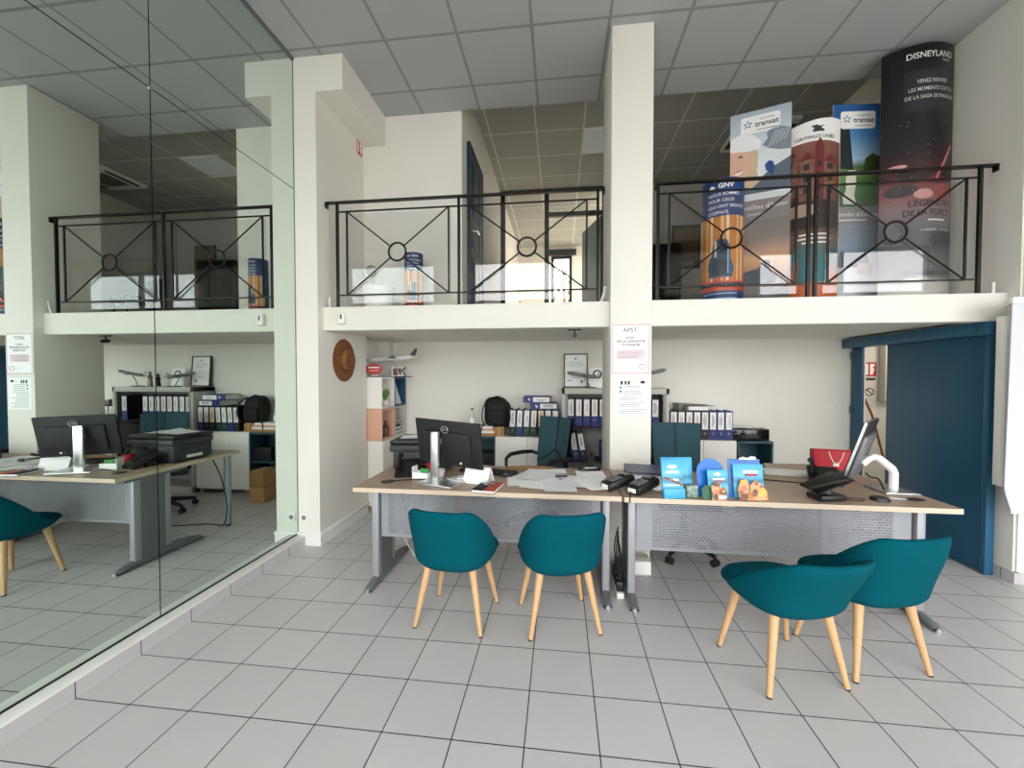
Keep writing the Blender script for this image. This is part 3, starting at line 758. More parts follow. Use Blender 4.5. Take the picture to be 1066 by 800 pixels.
# on the left low units
b = B(); b.lathe([(0, 0), (.033, 0), (.036, .02), (.034, .1), (.02, .15), (.014, .165), (.014, .185), (0, .185)], mat('green_bottle', '#c5d3c0', .15), n=20); t = thing('water_bottle', 'small clear green bottle on the teal shelf, above the monitor', 'bottle', (1.13, 3.16, .905))
b.build('body', t); b = B(); b.cyl((0, 0, .185), (0, 0, .205), .016, m=mat('dark_green_cap', '#22402a', .4)); b.build('cap', t); b = B(); b.lathe([(.0365, .03), (.0355, .09)], LABELW, n=20); b.build('paper_label', t)
z = .79
for i, (w, d, h, m_, lb) in enumerate(((.36, .26, .035, CARD, 'brown file at the bottom of the pile under the bottle'), (.34, .25, .025, PAPER, 'white file lying in the middle of the pile under the bottle'), (.33, .24, .03, PINK, 'pinkish file near the top of the pile under the bottle'), (.30, .22, .024, PAPER, 'white file on top of the pile under the bottle'))):
    b = B(); b.obox((0, 0, h/2), (w, d, h-.001), m_, .003, (0, 0, math.radians((-2, 3, -1, 2)[i]))); b.obox((0, 0, h/2), (w-.004, d-.006, h*.6), PAPER, 0, (0, 0, math.radians((-2, 3, -1, 2)[i]))); solo(b, 'document_file', lb, 'file', (1.235, 3.2, z), group='files piled under the bottle'); z += h
b = B(); b.box(-.06, .06, -.05, .05, 0, .11, CARD, .003); b.box(-.008, .008, -.051, .051, .0, .1112, mat('tape', '#c8a472', .4)); solo(b, 'cardboard_box', 'small brown cardboard box under the backpack', 'box', (1.465, 3.14, .79))
def backpack():
    t = thing('backpack', 'black backpack slumped on the low cupboard by the binders', 'backpack', (1.43, 3.2, .79))
    FB = mat('black_nylon', '#131115', .75, bump=.5, bscale=40)
    b = B()
    def f(u, v):
        th = u*2*PI; ph = (v-.5)*PI; n = .7
        sg = lambda q: math.copysign(abs(q)**n, q)
        x = .155*sg(math.cos(th))*abs(math.cos(ph))**.6; y = .10*sg(math.sin(th))*abs(math.cos(ph))**.6; z = .27+.175*sg(math.sin(ph))
        return (x*(1+.06*math.sin(3*th+4*ph))-.02*math.sin(ph), y, z+.01*math.sin(5*th))
    b.grid(f, 40, 20, FB, True); b.box(-.12, .12, -.07, .09, .11, .2, FB, .03); b.build('body', t, ang=180, weld=True)
    b = B(); b.obox((0, -.095, .22), (.2, .06, .17), FB, .028); b.build('front_pocket', t)
    for s in (-1, 1):
        b = B(); b.tube(bez((s*.07, -.06, .43), (s*.16, -.16, .40), (s*.19, -.15, .2), (s*.13, -.1, .12)), .014, FB, 8, .45); b.build('strap', t)
    b = B(); b.tube(bez((-.04, 0, .43), (-.04, -.03, .47), (.04, -.03, .47), (.04, 0, .43)), .008, FB); b.build('top_loop', t)
    b = B(); b.tube(bez((-.12, -.1, .16), (-.2, -.13, .1), (-.16, -.12, .05), (-.19, -.13, .0)), .008, FB, 8, .4); b.build('loose_strap', t)
backpack()
b = B(); b.box(-.12, .12, 0, .2, 0, .16, BLACKM, .01); b.box(-.1, .1, -.002, 0, .02, .1, RUBBER); solo(b, 'storage_box', 'black box inside the left teal open shelf', 'box', (1.29, 3.1, .433))
# on the right low units
t = thing('set_top_box', 'wide black box with papers on it, on the right-hand teal cube', 'box', (4.21, 3.09, .793))
b = B(); b.box(-.205, .205, 0, .26, .004, .125, BLACK, .01); b.box(-.19, .19, -.003, .002, .02, .115, BLACKG, .002); b.rect(-.16, -.1, .07, .076, plane((0, -.004, 0), (1, 0, 0), (0, 0, 1)), INKG, 1); b.build('housing', t)
b = B(); b.grid(lambda u, v: (-.2+.38*u, .02+.22*v, .128+.008*math.sin(5*u+2*v)+.03*(1-u)*v), 10, 6, PAPER); b.build('paper', t, 'loose white sheets')
b = B(); b.obox((0, 0, .045), (.2, .14, .09), TEALN, .01); solo(b, 'storage_box', 'small teal box lying in the right-hand cube shelf', 'box', (4.25, 3.2, .432))
b = B(); b.box(-.04, .04, -.006, .0, -.04, .04, WHITEP, .003); b.box(-.03, .03, -.009, -.005, -.03, .03, WHITEP, .002); solo(b, 'light_switch', 'white double switch on the back wall left of the blue door post', 'switch', (5.205, Y_BACK, 1.12))

# nook bookcase contents
t = thing('potted_plant', 'small green plant in the white cube of the corner bookcase', 'plant', (.19, 2.84, 1.157))
b = B(); b.lathe([(0, 0), (.04, 0), (.05, .06), (.044, .06), (.04, .05), (0, .05)], MELA, n=18); b.build('pot', t)
b = B()
for k in range(16):
    a = random.uniform(0, 2*PI); L = random.uniform(.05, .08); h = random.uniform(.07, .16); w = .02
    c_, s_ = math.cos(a), math.sin(a)
    b.grid(lambda u, v: (c_*L*u-s_*w*(v-.5)*4*u*(1-u)*1.6, s_*L*u+c_*w*(v-.5)*4*u*(1-u)*1.6, .05+h*u+.02*math.sin(PI*u)), 5, 2, GREEN)
b.build('leaves', t)
for i, (y, h, m_, lb) in enumerate(((2.76, .22, mat('dark_brown_bottle', '#3a1d16', .2), 'dark brown bottle in the salmon cube, nearer one'), (2.87, .2, mat('amber_bottle', '#6a3320', .2), 'amber bottle in the salmon cube, further one'))):
    t = thing('decorative_bottle', lb, 'bottle', (.185, y, .806), group='bottles in the salmon cube'); b = B(); b.lathe([(0, 0), (.035, 0), (.037, h*.5), (.014, h*.68), (.014, h*.9), (0, h*.9)], m_, n=18); b.build('body', t)
    b = B(); b.cyl((0, 0, h*.9), (0, 0, h), .016, m=mat('cream_cap', '#d9b48c', .5), n=14); b.build('cap', t)
b = B(); b.lathe([(0, 0), (.085, 0), (.08, .03), (.04, .16), (.015, .26), (0, .26)], mat('pale_blue_card', '#c3ced0', .6), n=16); solo(b, 'paper_cone', 'pale cone-shaped ornament in the blue-backed cube of the bookcase', 'ornament', (.15, 3.2, 1.157))
for i in range(4):
    b = B(); b.obox((0, 0, .011), (.2, .26-.02*i, .021), (PAPER, STEELD, PAPER2, INK)[i], .003); solo(b, 'magazine', ('white magazine at the bottom of the pile in the bookcase', 'grey magazine second in the pile in the bookcase', 'printed magazine third in the pile in the bookcase', 'dark magazine on top of the pile in the bookcase')[i], 'magazine', (.1, 3.17, .806+.022*i), group='magazines piled in the bookcase')
t = thing('standing_sign', 'red oval sign with white lettering on the corner bookcase', 'sign', (.09, 2.78, 1.482), math.radians(20))
b = B(); b.prism([(.095*math.cos(q)*1., .062*math.sin(q)) for q in [2*PI*i/28 for i in range(28)]], -.008, .008, RED, M=Matrix.Translation((0, 0, .09)) @ Matrix.Rotation(PI/2, 4, 'X')); b.build('sign_plate', t)
b = B(); fn = plane((0, -.009, 0), (1, 0, 0), (0, 0, 1)); b.rect(-.06, .06, .10, .114, fn, LABELW, 1); b.rect(-.05, .05, .068, .078, fn, PINK, 1); b.build('printed_bars', t)
b = B(); b.box(-.05, .05, -.02, .02, 0, .03, GREYPL, .004); b.build('stand', t)
t = thing('photo_frame', 'small white photo frame with a dark picture on the bookcase', 'picture frame', (.2, 3.17, 1.482), math.radians(30))
b = B(); b.box(-.065, .065, -.008, .008, 0, .12, WHITE, .003); b.build('frame', t); b = B(); b.box(-.048, .048, -.0095, -.008, .022, .105, mat('dark_photo', '#2f2219', .4, noise=.5, nscale=30, col2='#8a5a34')); b.build('photo', t)

# straw hat on the left wall
t = thing('straw_hat', 'round woven straw hat hanging on the left wall under the balcony', 'hat', (.082, 2.16, 1.645))
M = Matrix.Rotation(PI/2, 4, 'Y'); b = B(); b.lathe([(0, .078), (.06, .076), (.095, .066), (.108, .03), (.112, .008), (.15, .012), (.2, .004), (.202, .0), (.15, .004), (.1, .0)], STRAW, n=40, M=M); b.build('straw', t, ang=50)
b = B(); b.lathe([(.111, .012), (.110, .032), (.107, .034)], STRAWD, n=40, M=M); b.lathe([(.196, .007), (.206, .003), (.2, .0)], STRAWD, n=40, M=M); b.lathe([(.07, .0765), (.062, .0785), (.055, .077)], STRAWD, n=40, M=M); b.build('bands', t)
# sensor, socket, camera, fire sign
t = thing('motion_sensor', 'white motion sensor on the left end of the balcony edge', 'sensor', (.257, 1.82, 2.0))
b = B(); b.obox((0, -.018, 0), (.066, .036, .11), WHITEP, .015, seg=3); b.build('housing', t); b = B(); b.obox((.005, -.036, .012), (.014, .006, .04), BLACKG, .004); b.build('lens', t)
t = thing('wall_socket', 'white power socket low on the left pilaster beside the mirror', 'socket', (-.068, Y_FRONT, .245))
b = B(); b.obox((0, -.005, 0), (.08, .01, .08), WHITEP, .004); b.build('plate', t)
b = B(); b.cyl((0, -.012, 0), (0, -.006, 0), .022, m=GREYCAB, n=20); b.cyl((0, -.0125, 0), (0, -.009, 0), .017, m=STEELD, n=20); b.build('receptacle', t)
t = thing('ceiling_camera', 'small black camera under the balcony, right of centre in the mirror', 'camera', (2.30, 2.15, 1.922))
b = B(); b.box(-.06, .06, -.015, .015, -.014, 0, BLACK); b.cyl((0, 0, -.014), (0, 0, -.05), .008, m=BLACK); b.build('bracket', t); b = B(); b.cyl((0, .03, -.06), (0, -.04, -.066), .018, m=BLACK); b.build('camera_body', t)
t = thing('extinguisher_sign', 'small red fire extinguisher sign on the upper left wall by the corner', 'sign', (.08, 2.50, 3.875))
b = B(); b.box(0, .004, -.06, .06, -.075, .075, RED, .001); b.box(0, .0035, -.068, .068, -.083, .083, LABELW); b.build('sign_plate', t)
b = B(); fn = plane((.0045, 0, 0), (0, 1, 0), (0, 0, 1)); b.rect(-.042, -.016, -.055, .035, fn, LABELW, 1); b.rect(-.035, -.023, .035, .058, fn, LABELW, 1); b.patch([(.012, .06), (.05, .045), (.05, .03), (.025, .02), (.05, .0), (.04, -.04), (.025, -.06), (.012, -.02)], fn, LABELW, 1); b.build('pictogram', t)
# white cable ends on the slab
for i, (x, p, lb) in enumerate(((.13, [(0, 0, 0), (0, 0, .07), (.01, 0, .09)], 'white cable end sticking up at the left end of the balcony edge'), (2.50, [(0, 0, 0), (.02, 0, .05), (.035, 0, .12)], 'white cable end against the pillar on the balcony edge'), (5.34, [(0, 0, 0), (0, 0, .08)], 'white cable end at the right end of the balcony edge'))):
    b = B(); b.tube(p, .011, CORD); solo(b, 'cable_end', lb, 'cable', (x, 1.835, Z_MEZ), group='cable ends on the balcony edge')

# signs on the pillar
t = thing('wall_notice', 'printed notice with dotted pink border high on the pillar', 'notice', (2.724, Y_FRONT, 1.708))
b = B(); b.box(-.154, .154, -.004, 0, -.202, .202, PAPER, .001); b.build('sheet', t)
b = B(); fn = plane((0, -.0046, 0), (1, 0, 0), (0, 0, 1)); PKD = mat('pink_border', '#c58f9b', .7); PKB = mat('pale_pink_box', '#ecd3d9', .7)
for i in range(20):
    x = -.143+.286*i/19
    for z_ in (-.192, .192): b.rect(x-.0045, x+.0045, z_-.006, z_+.006, fn, PKD, 1)
for i in range(26):
    z_ = -.192+.384*i/25
    for x in (-.143, .143): b.rect(x-.006, x+.006, z_-.0045, z_+.0045, fn, PKD, 1)
b.rect(-.11, .11, -.08, -.005, fn, PKB, 1); fn2 = plane((0, -.005, 0), (1, 0, 0), (0, 0, 1))
for k in range(5): b.rect(-.1, .1-.03*(k % 2)-.04*(k == 4), -.02-.012*k, -.017-.012*k, fn2, INKG if k < 4 else INK, 1)
b.tube([(.09+.022*math.cos(q)*1.3, -.005, -.14+.02*math.sin(q)) for q in [2*PI*i/20 for i in range(21)]], .0018, INK, 5); b.rect(-.02, .04, -.143, -.14, fn, INKG, 1); b.build('printed_border', t)
b = B(); b.text('APST', .048, -.005, .148, fn, INK, sx=1.05); b.text('*', .03, .068, .163, fn, INK); b.text('LE N°1', .027, 0, .088, fn, INK, bold=.02); b.text('DE LA GARANTIE', .027, 0, .06, fn, INK, bold=.02, sx=1.05); b.text('VOYAGEUR', .027, 0, .032, fn, INK, bold=.02); b.build('lettering', t)
t = thing('wall_notice', 'smaller unframed sheet of small print taped below the bordered notice', 'notice', (2.733, Y_FRONT, 1.325))
b = B(); b.box(-.13, .13, -.002, 0, -.15, .15, PAPER); b.build('sheet', t)
b = B(); fn = plane((0, -.0026, 0), (1, 0, 0), (0, 0, 1))
for x, w_ in ((-.075, .016), (-.045, .012), (-.02, .014)): b.rect(x-w_/2-.004, x+w_/2, .1, .13, fn, INK, 1)
b.rect(.02, .06, .118, .122, fn, INKG, 1); b.ell(.085, .12, .02, .012, fn, INK); b.ell(-.085, .078, .011, .011, fn, INKG); b.ell(-.085, .045, .009, .009, fn, INK)
random.seed(3)
for k in range(13): b.rect(-.06 if k < 4 else -.1, random.uniform(.04, .11), .083-.018*k, .088-.018*k, fn, INKG, 1)
b.build('print', t)

# ================================================================== THINGS ON THE LEFT DESK
ZD = Z_DESK
def monitor_left():
    t = thing('computer_monitor', 'black flat monitor seen from behind on a silver stand, left desk', 'monitor', (1.36, 1.20, ZD), math.radians(-20.3))
    b = B(); b.X = Matrix.Translation((.02, .02, .275)) @ Matrix.Rotation(math.radians(11), 4, 'X') @ Matrix.Rotation(math.radians(2), 4, 'Y')
    b.obox((0, 0, 0), (.545, .022, .33), BLACKM, .006); b.obox((0, -.018, -.02), (.40, .03, .22), BLACKM, .014); X = b.X.copy(); hs = b.build('housing', t)
    b = B(); b.X = X; b.obox((0, .0115, 0), (.525, .002, .305), BLACKG); b.build('screen', hs)
    b = B(); b.X = X; fn = plane((0, -.036, .085), (1, 0, 0), (0, 0, 1))
    b.tube([(.028*math.cos(q), -.035, .11+.028*math.sin(q)*.85) for q in [2*PI*i/24 for i in range(25)]], .003, SILVER, 6)
    b.text('DELL', .017, 0, .11, plane((0, -.036, 0), (1, 0, 0), (0, 0, 1)), SILVER, bold=.02); b.build('badge', hs)
    b = B(); b.X = X; b.obox((.115, -.036, -.125), (.016, .008, .014), PAPER, .003); b.build('sticker', hs)
    b = B(); b.obox((-.035, -.065, .185), (.066, .03, .36), SILVER, .008); b.obox((-.035, -.035, .29), (.05, .05, .05), STEELD, .01); b.build('stand_column', t)
    b = B(); b.obox((0, -.03, .006), (.29, .21, .010), SILVER, .004); b.build('stand_base', t)
    b = B(); b.tube(bez((.0, -.03, .22), (.10, -.10, .18), (.02, -.09, .12), (-.035, -.05, .10)), .005, CORDB, 6); b.build('cable', t)
monitor_left()
def printer():
    t = thing('printer', 'black multifunction printer with papers on its lid, back of left desk', 'printer', (1.06, 1.69, ZD), math.radians(4))
    DG = mat('charcoal_plastic', '#323437', .5)
    b = B(); b.box(-.225, .225, -.17, .19, .01, .155, DG, .012); b.box(-.2, .2, -.15, .17, 0, .015, RUBBER); b.build('body', t)
    b = B(); b.box(-.245, .235, -.20, .19, .150, .205, DG, .012); b.box(-.12, .02, -.204, -.195, .168, .176, BLACK); b.build('scanner_bed', t)
    b = B(); b.box(-.245, .235, -.19, .19, .207, .240, BLACK, .01); b.build('lid', t)
    b = B(); b.obox((.0, -.20, .06), (.3, .12, .012), BLACK, .004, (math.radians(-8), 0, 0)); b.build('paper_tray', t)
    b = B(); b.obox((.12, -.18, .105), (.16, .03, .06), BLACK, .006, (math.radians(-30), 0, 0)); b.build('control_panel', t)
    b = B(); b.rect(-.09, .06, .03, .055, plane((-.2265, .0, 0), (0, -1, 0), (0, 0, 1)), LABELW, 1); b.build('rating_label', t)
printer()
for i, (x, y, r, lb) in enumerate(((1.0, 1.70, 12, 'white sheet lying askew on the printer lid'), (1.12, 1.72, -6, 'second sheet on the printer lid, partly under the askew one'))):
    b = B(); b.grid(lambda u, v: ((u-.5)*.29, (v-.5)*.205, .001+.0015*(1-i)+.02*u*u*v*(1-i)), 8, 6, PAPER); solo(b, 'paper_sheet', lb, 'paper', (x, y, ZD+.241), math.radians(r), 'sheets on the printer')
t = thing('desk_phone', 'black desk phone in front of the printer, left of the monitor', 'telephone', (1.03, 1.37, ZD), math.radians(15))
b = B(); b.obox((0, 0, .05), (.19, .19, .03), BLACK, .008, (math.radians(28), 0, 0)); b.obox((0, .05, .025), (.16, .07, .05), BLACK, .01); b.build('base', t)
b = B(); b.tube([(-.07, -.08, .065), (-.07, -.03, .095), (-.07, .05, .13), (-.07, .09, .135)], [.022, .014, .014, .022], BLACK, 10); b.build('handset', t)
b = B(); b.obox((.035, .045, .087), (.09, .05, .004), GREYPL, .001, (math.radians(28), 0, 0)); b.build('display', t)
b = B(); b.lathe([(0, 0), (.035, 0), (.037, .09), (.034, .09), (.033, .006), (0, .006)], RED, n=22); solo(b, 'pen_cup', 'red cup behind the white carton, left of the monitor', 'cup', (1.19, 1.42, ZD))
t = thing('carton', 'white open carton with a green card inside, left of the monitor stand', 'box', (1.17, 1.275, ZD), math.radians(-12))
b = B()
for a in ((-.065, .065, -.035, -.032), (-.065, .065, .032, .035)): b.box(a[0], a[1], a[2], a[3], 0, .05, PAPER)
for x in (-.065, .062): b.box(x, x+.003, -.035, .035, 0, .09 if x < 0 else .05, PAPER)
b.box(-.065, .065, -.035, .035, 0, .003, PAPER); b.build('carton_body', t)
b = B(); b.obox((.02, 0, .05), (.07, .012, .05), mat('bright_green_card', '#3f9a4c', .6), .003); b.build('green_card', t)
b = B(); b.lathe([(0, 0), (.035, 0), (.046, .05), (.043, .05), (.033, .005), (0, .005)], WHITEP, n=22); solo(b, 'cup', 'white cup behind the carton beside the monitor', 'cup', (1.27, 1.36, ZD))
b = B(); b.cyl((0, 0, 0), (0, 0, .006), .045, .042, BLACK, 24); b.tube(bez((.03, 0, .006), (.1, .03, .012), (.16, .06, .006), (.36, .1, .006)), .004, CORDB, 6); solo(b, 'cable_grommet', 'black round cable cover with a cord at the desk\'s left front corner', 'cable cover', (.955, 1.155, ZD))
for i, (x, y, r, m_, lb) in enumerate(((1.44, 1.23, -35, PAPER2, 'printed slip lying on the monitor base'), (1.50, 1.28, 10, PAPER, 'white slip on the monitor base, right of the printed slip'))):
    b = B(); b.obox((0, 0, .003), (.13, .09, .004), m_, .001); solo(b, 'paper_slip', lb, 'paper', (x, y, ZD+.012+.005*i), math.radians(r), 'slips by the monitor')
t = thing('tent_card', 'folded white card standing between the monitor and the notebook', 'card', (1.60, 1.22, ZD), math.radians(-20))
b = B(); b.obox((0, -.03, .055), (.2, .002, .125), PAPER, 0, (math.radians(-25), 0, 0)); b.obox((0, .03, .055), (.2, .002, .125), PAPER, 0, (math.radians(25), 0, 0)); b.build('folded_sheet', t)
b = B(); b.X = Matrix.Translation((0, -.0335, .055)) @ Matrix.Rotation(math.radians(-25), 4, 'X')
for k in range(4): b.box(-.085, random.uniform(-.03, .05), -.0006, 0, -.05+.014*k, -.048+.014*k, PAPER2)
b.build('print', t)
t = thing('keyboard', 'black computer keyboard behind the monitor on the left desk', 'keyboard', (1.62, 1.50, ZD), math.radians(-15)); b = B(); b.obox((0, 0, .011), (.44, .14, .018), BLACK, .004, (math.radians(-3), 0, 0)); b.build('tray', t)
b = B()
for r in range(5):
    for k in range(15): b.obox((-.203+.029*k, -.052+.026*r, .024-.0014*(r-2)), (.024, .021, .007), BLACKM, .002, seg=1)
b.build('keys', t)
t = thing('notebook', 'notebook with orange-red cover near the front edge of the left desk', 'notebook', (1.695, 1.07, ZD), math.radians(-9))
b = B(); b.box(-.075, .075, -.11, .11, .002, .014, PAPER); b.box(-.078, .078, -.112, .112, 0, .002, BLACKM); b.build('pages', t)
b = B(); b.box(-.078, .0, -.112, .112, .014, .017, BLACKM, .001); b.box(0, .078, -.112, .112, .014, .017, mat('orange_red_cover', '#b5462c', .5), .001); b.build('cover', t)
t = thing('key_bunch', 'bunch of keys lying on the notebook', 'keys', (1.665, 1.11, ZD+.017))
b = B(); b.tube([(.018*math.cos(q), .018*math.sin(q), .012+.004*math.sin(q)) for q in [2*PI*i/16 for i in range(17)]], .002, SILVER, 6); b.build('key_ring', t)
for k in range(4):
    b = B(); a = k*.7-.9; b.obox((.045*math.cos(a), .045*math.sin(a), .006+.003*k), (.055, .010, .003), SILVER if k % 2 else STEELD, .001, (0, -.05*k, a)); b.cyl((.022*math.cos(a), .022*math.sin(a), .004+.003*k), (.022*math.cos(a), .022*math.sin(a), .008+.003*k), .013, m=BLACK if k == 1 else SILVER, n=14); b.build('key', t)
b = B(); b.obox((0, 0, .016), (.06, .035, .03), BLACK, .012); solo(b, 'computer_mouse', 'small black mouse behind the folded white card', 'mouse', (1.77, 1.40, ZD), .4)
# papers strewn on the left desk
random.seed(11)
PSP = [(1.90, 1.30, 8, 'white sheet furthest left in the spread, beside the notebook'), (2.03, 1.22, -14, 'white sheet second from the left in the paper spread'), (2.12, 1.50, 5, 'white sheet at the back left of the paper spread'), (2.17, 1.17, 3, 'printed sheet lying foremost in the paper spread'), (2.28, 1.28, -8, 'printed sheet in the middle of the paper spread'), (2.40, 1.45, 4, 'white sheet at the back right of the paper spread'), (2.41, 1.22, 22, 'white sheet curling over the front right of the paper spread'), (1.98, 1.42, -20, 'white sheet behind the front sheets, left half of the spread')]
for i, (x, y, r, lb) in enumerate(PSP):
    cz = random.uniform(0, .010); ph = random.uniform(0, 6); b = B()
    b.grid(lambda u, v: ((u-.5)*.21, (v-.5)*.297, .0008+.0022*i+cz*abs(2*v-1)**2*.5+.003*(1+math.sin(6*u+ph))*.5*v), 8, 10, PAPER2 if i in (3, 4, 7) else PAPER)
    fn = plane((0, 0, 0), (1, 0, 0), (0, 1, 0))
    o = solo(b, 'paper_sheet', lb, 'paper', (x, y, ZD), math.radians(r), 'sheets strewn on the left desk')
b = B(); b.grid(lambda u, v: ((u-.5)*.4, (v-.5)*.16, .003+.006*math.sin(3*u)**2+.012*v*(1-v)*math.sin(9*u)**2), 16, 6, CARD); solo(b, 'kraft_wrapper', 'crumpled brown kraft paper behind the strewn sheets', 'paper', (1.93, 1.68, ZD), .1)
t = thing('stapler', 'small black stapler lying on the strewn sheets', 'stapler', (2.18, 1.37, ZD+.016), .3); b = B(); b.obox((0, 0, .008), (.09, .022, .012), BLACK, .004); b.build('base', t); b = B(); b.obox((.0, 0, .022), (.092, .02, .012), STEELD, .004, (0, .08, 0)); b.build('arm', t)
t = thing('cordless_phone', 'black cordless phone standing in its cradle by the pillar', 'telephone', (2.40, 1.66, ZD), math.radians(15))
b = B(); b.obox((0, 0, .018), (.16, .1, .034), BLACK, .012); b.obox((0, -.03, .035), (.1, .04, .006), SILVER, .002); b.build('cradle', t)
b = B(); b.obox((.02, .02, .075), (.05, .028, .15), BLACK, .01, (math.radians(-35), math.radians(25), 0)); b.build('handset', t)
def terminal(label, x, y, rz):
    t = thing('card_terminal', label, 'card terminal', (x, y, ZD), math.radians(rz), 'card terminals at the joint of the desks')
    b = B(); b.obox((0, 0, .032), (.085, .18, .04), BLACK, .014, (math.radians(9), 0, 0)); b.build('body', t); t.scale = (1.25, 1.2, 1.5)
    b = B(); b.obox((0, .045, .061), (.06, .045, .004), BLACKG, .002, (math.radians(9), 0, 0)); b.build('display', t)
    b = B()
    for r in range(4):
        for k in range(3): b.obox((-.022+.022*k, -.06+.019*r, .0455+.003*r), (.016, .013, .006), STEELD, .002, (math.radians(9), 0, 0), 1)
    b.build('keypad', t); b = B(); b.obox((0, -.089, .02), (.05, .004, .018), PAPER, .001); b.build('paper_slot', t)
    return t
terminal('black card terminal lying left of the desk joint', 2.552, 1.165, -58)
terminal('black card terminal lying right of the desk joint, a cord hanging from it', 2.70, 1.095, -50)
b = B(); b.tube(bez((2.62, 1.04, ZD+.02), (2.60, .99, ZD+.02), (2.598, .966, ZD+.01), (2.598, .962, ZD-.03)) , .004, CORDB, 6); solo(b, 'cable', 'black cord running over the front edge at the desk joint', 'cable')
b = B(); b.grid(lambda u, v: (.0+.055*(v-.5)+.02*u, .16*u, .008+.06*math.sin(PI*min(1, u*1.1))**1.2+.01*u), 14, 3, PAPER); b.grid(lambda u, v: (.02+.055*(v-.5), .16+.02*math.sin(2*PI*u), .03+.025*math.cos(2*PI*u)), 12, 2, PAPER); solo(b, 'receipt_roll', 'curling white receipt strip beside the card terminals', 'paper', (2.795, 1.13, ZD), math.radians(-20))
t = thing('ring_binder', 'navy binder lying flat on the desk behind the card terminals', 'binder', (2.79, 1.38, ZD), math.radians(-7))
b = B(); b.box(-.16, .16, -.14, .14, .090, .094, NAVYD); b.box(-.16, .16, -.14, .14, 0, .004, NAVYD); b.box(-.16, .16, .135, .139, 0, .094, NAVYD); b.box(-.16, -.156, -.14, .14, 0, .094, NAVYD); b.build('cover', t); b = B(); b.box(-.155, .15, -.13, .13, .006, .07, PAPER, .003); b.build('pages', t)

# ================================================================== THINGS ON THE RIGHT DESK
random.seed(5)
CY = mat('print_cyan', '#3aa6da', .35); WT = mat('print_white', '#e8f1f4', .35); SAND = mat('print_sand', '#d9a673', .4); FLESH = mat('print_coral', '#cf7a5e', .4); BRN = mat('print_brown', '#7a4a30', .4); COLL = collage('print_animal_collage'); DGR = mat('print_dark_green', '#1c5a32', .4); YEL = mat('print_yellow', '#e8b84a', .4)
LIGHTB = gradient_print('sea_print', [(0, '#1d86c0'), (.3, '#69bfe0'), (.45, '#2f7f9a'), (.6, '#55b7e4'), (1, '#2fa2dd')], scale=.24, noise=.25)
t = thing('brochure_holder', 'light blue brochure stand, leftmost of three at the desk front', 'brochure stand', (2.90, 1.03, ZD), math.radians(8))
T = Matrix.Rotation(math.radians(-9), 4, 'X')
b = B(); b.X = Matrix.Translation((.015, .035, 0)) @ T; b.box(-.10, .10, 0, .005, .004, .235, LIGHTB, .001); b.build('back_card', t)
b = B(); b.X = Matrix.Translation((-.03, -.03, 0)) @ T; b.box(-.075, .055, 0, .008, .004, .235, LIGHTB, .001); b.box(-.075, .055, -.02, -.014, .004, .06, CY, .001); b.box(-.075, .055, -.02, .0, .0, .006, CY); b.build('leaflet_pocket', t)
b = B(); b.X = Matrix.Translation((-.03, -.03, 0)) @ T; fn = plane((0, -.001, 0), (1, 0, 0), (0, 0, 1))
b.ell(-.01, .19, .03, .012, fn, WT); b.rect(-.05, .03, .15, .165, fn, WT, 1); b.patch([(-.07, .12), (-.02, .1), (.05, .07), (.05, .085), (-.01, .115), (-.06, .13)], fn, BRN, 1); b.rect(-.06, .04, .075, .082, fn, WT, 1); b.ell(.0, .11, .03, .008, fn, WT); b.build('picture_print', t)
b = B(); b.obox((.075, -.01, .04), (.07, .05, .075), mat('seal_grey_print', '#a9b9ae', .4, noise=.5, nscale=40, col2='#4d7566'), .006); b.build('small_leaflets', t)
def animals(b, fn, pts):
    for i, (u, v, a, c_, m_) in enumerate(pts):
        o = .0005*i; f = (lambda o: (lambda x, y: fn(x, y)+Vector((0, -o, 0))))(o); b.ell(u, v, a, c_, f, m_, 14)
t = thing('brochure_holder', 'blue round-topped brochure stand, middle of three at the desk front', 'brochure stand', (3.115, 1.025, ZD), math.radians(6))
arch = [(-.085, .004), (.085, .004)]+[(.085*math.cos(q), .15+.085*math.sin(q)) for q in [PI*i/16 for i in range(17)]]
b = B(); b.prism(arch, -.003, .003, mat('print_deep_blue', '#1470c4', .35), M=Matrix.Translation((-.005, .03, 0)) @ T @ Matrix.Rotation(PI/2, 4, 'X')); b.build('back_card', t)
b = B(); b.X = Matrix.Translation((.015, -.02, 0)) @ T; b.box(-.06, .065, 0, .006, .004, .175, LIGHTB, .001); b.build('leaflet_pocket', t)
b = B(); b.X = Matrix.Translation((.015, -.02, 0)) @ T; fn = plane((0, -.001, 0), (1, 0, 0), (0, 0, 1))
b.ell(0, .15, .02, .01, fn, WT); b.rect(-.03, .045, .115, .125, fn, WT, 1); b.rect(-.02, .035, .1, .108, fn, RED, 1); b.build('picture_print', t)
b = B(); b.X = Matrix.Translation((.02, -.045, 0)) @ T
b.prism([(-.055, .0), (-.055, .05), (-.06, .08), (-.035, .105), (-.01, .1), (.0, .07), (.02, .08), (.035, .06), (.03, .0)], -.003, .003, COLL, M=Matrix.Rotation(PI/2, 4, 'X')); fn = plane((0, -.0045, 0), (1, 0, 0), (0, 0, 1)); animals(b, fn, [(-.035, .06, .02, .03, SAND), (-.03, .05, .014, .016, FLESH), (-.032, .09, .012, .01, BRN), (.012, .05, .016, .022, BRN), (.012, .055, .009, .01, SAND), (.0, .02, .03, .012, WT), (-.035, .02, .015, .02, BRN)]); b.build('cutout_figures', t)
b = B(); b.X = Matrix.Translation((-.055, -.025, 0)) @ T; b.prism([(-.03, 0), (-.035, .06), (-.01, .085), (.02, .07), (.02, 0)], -.003, .003, DGR, M=Matrix.Rotation(PI/2, 4, 'X')); b.build('cutout_foliage', t)
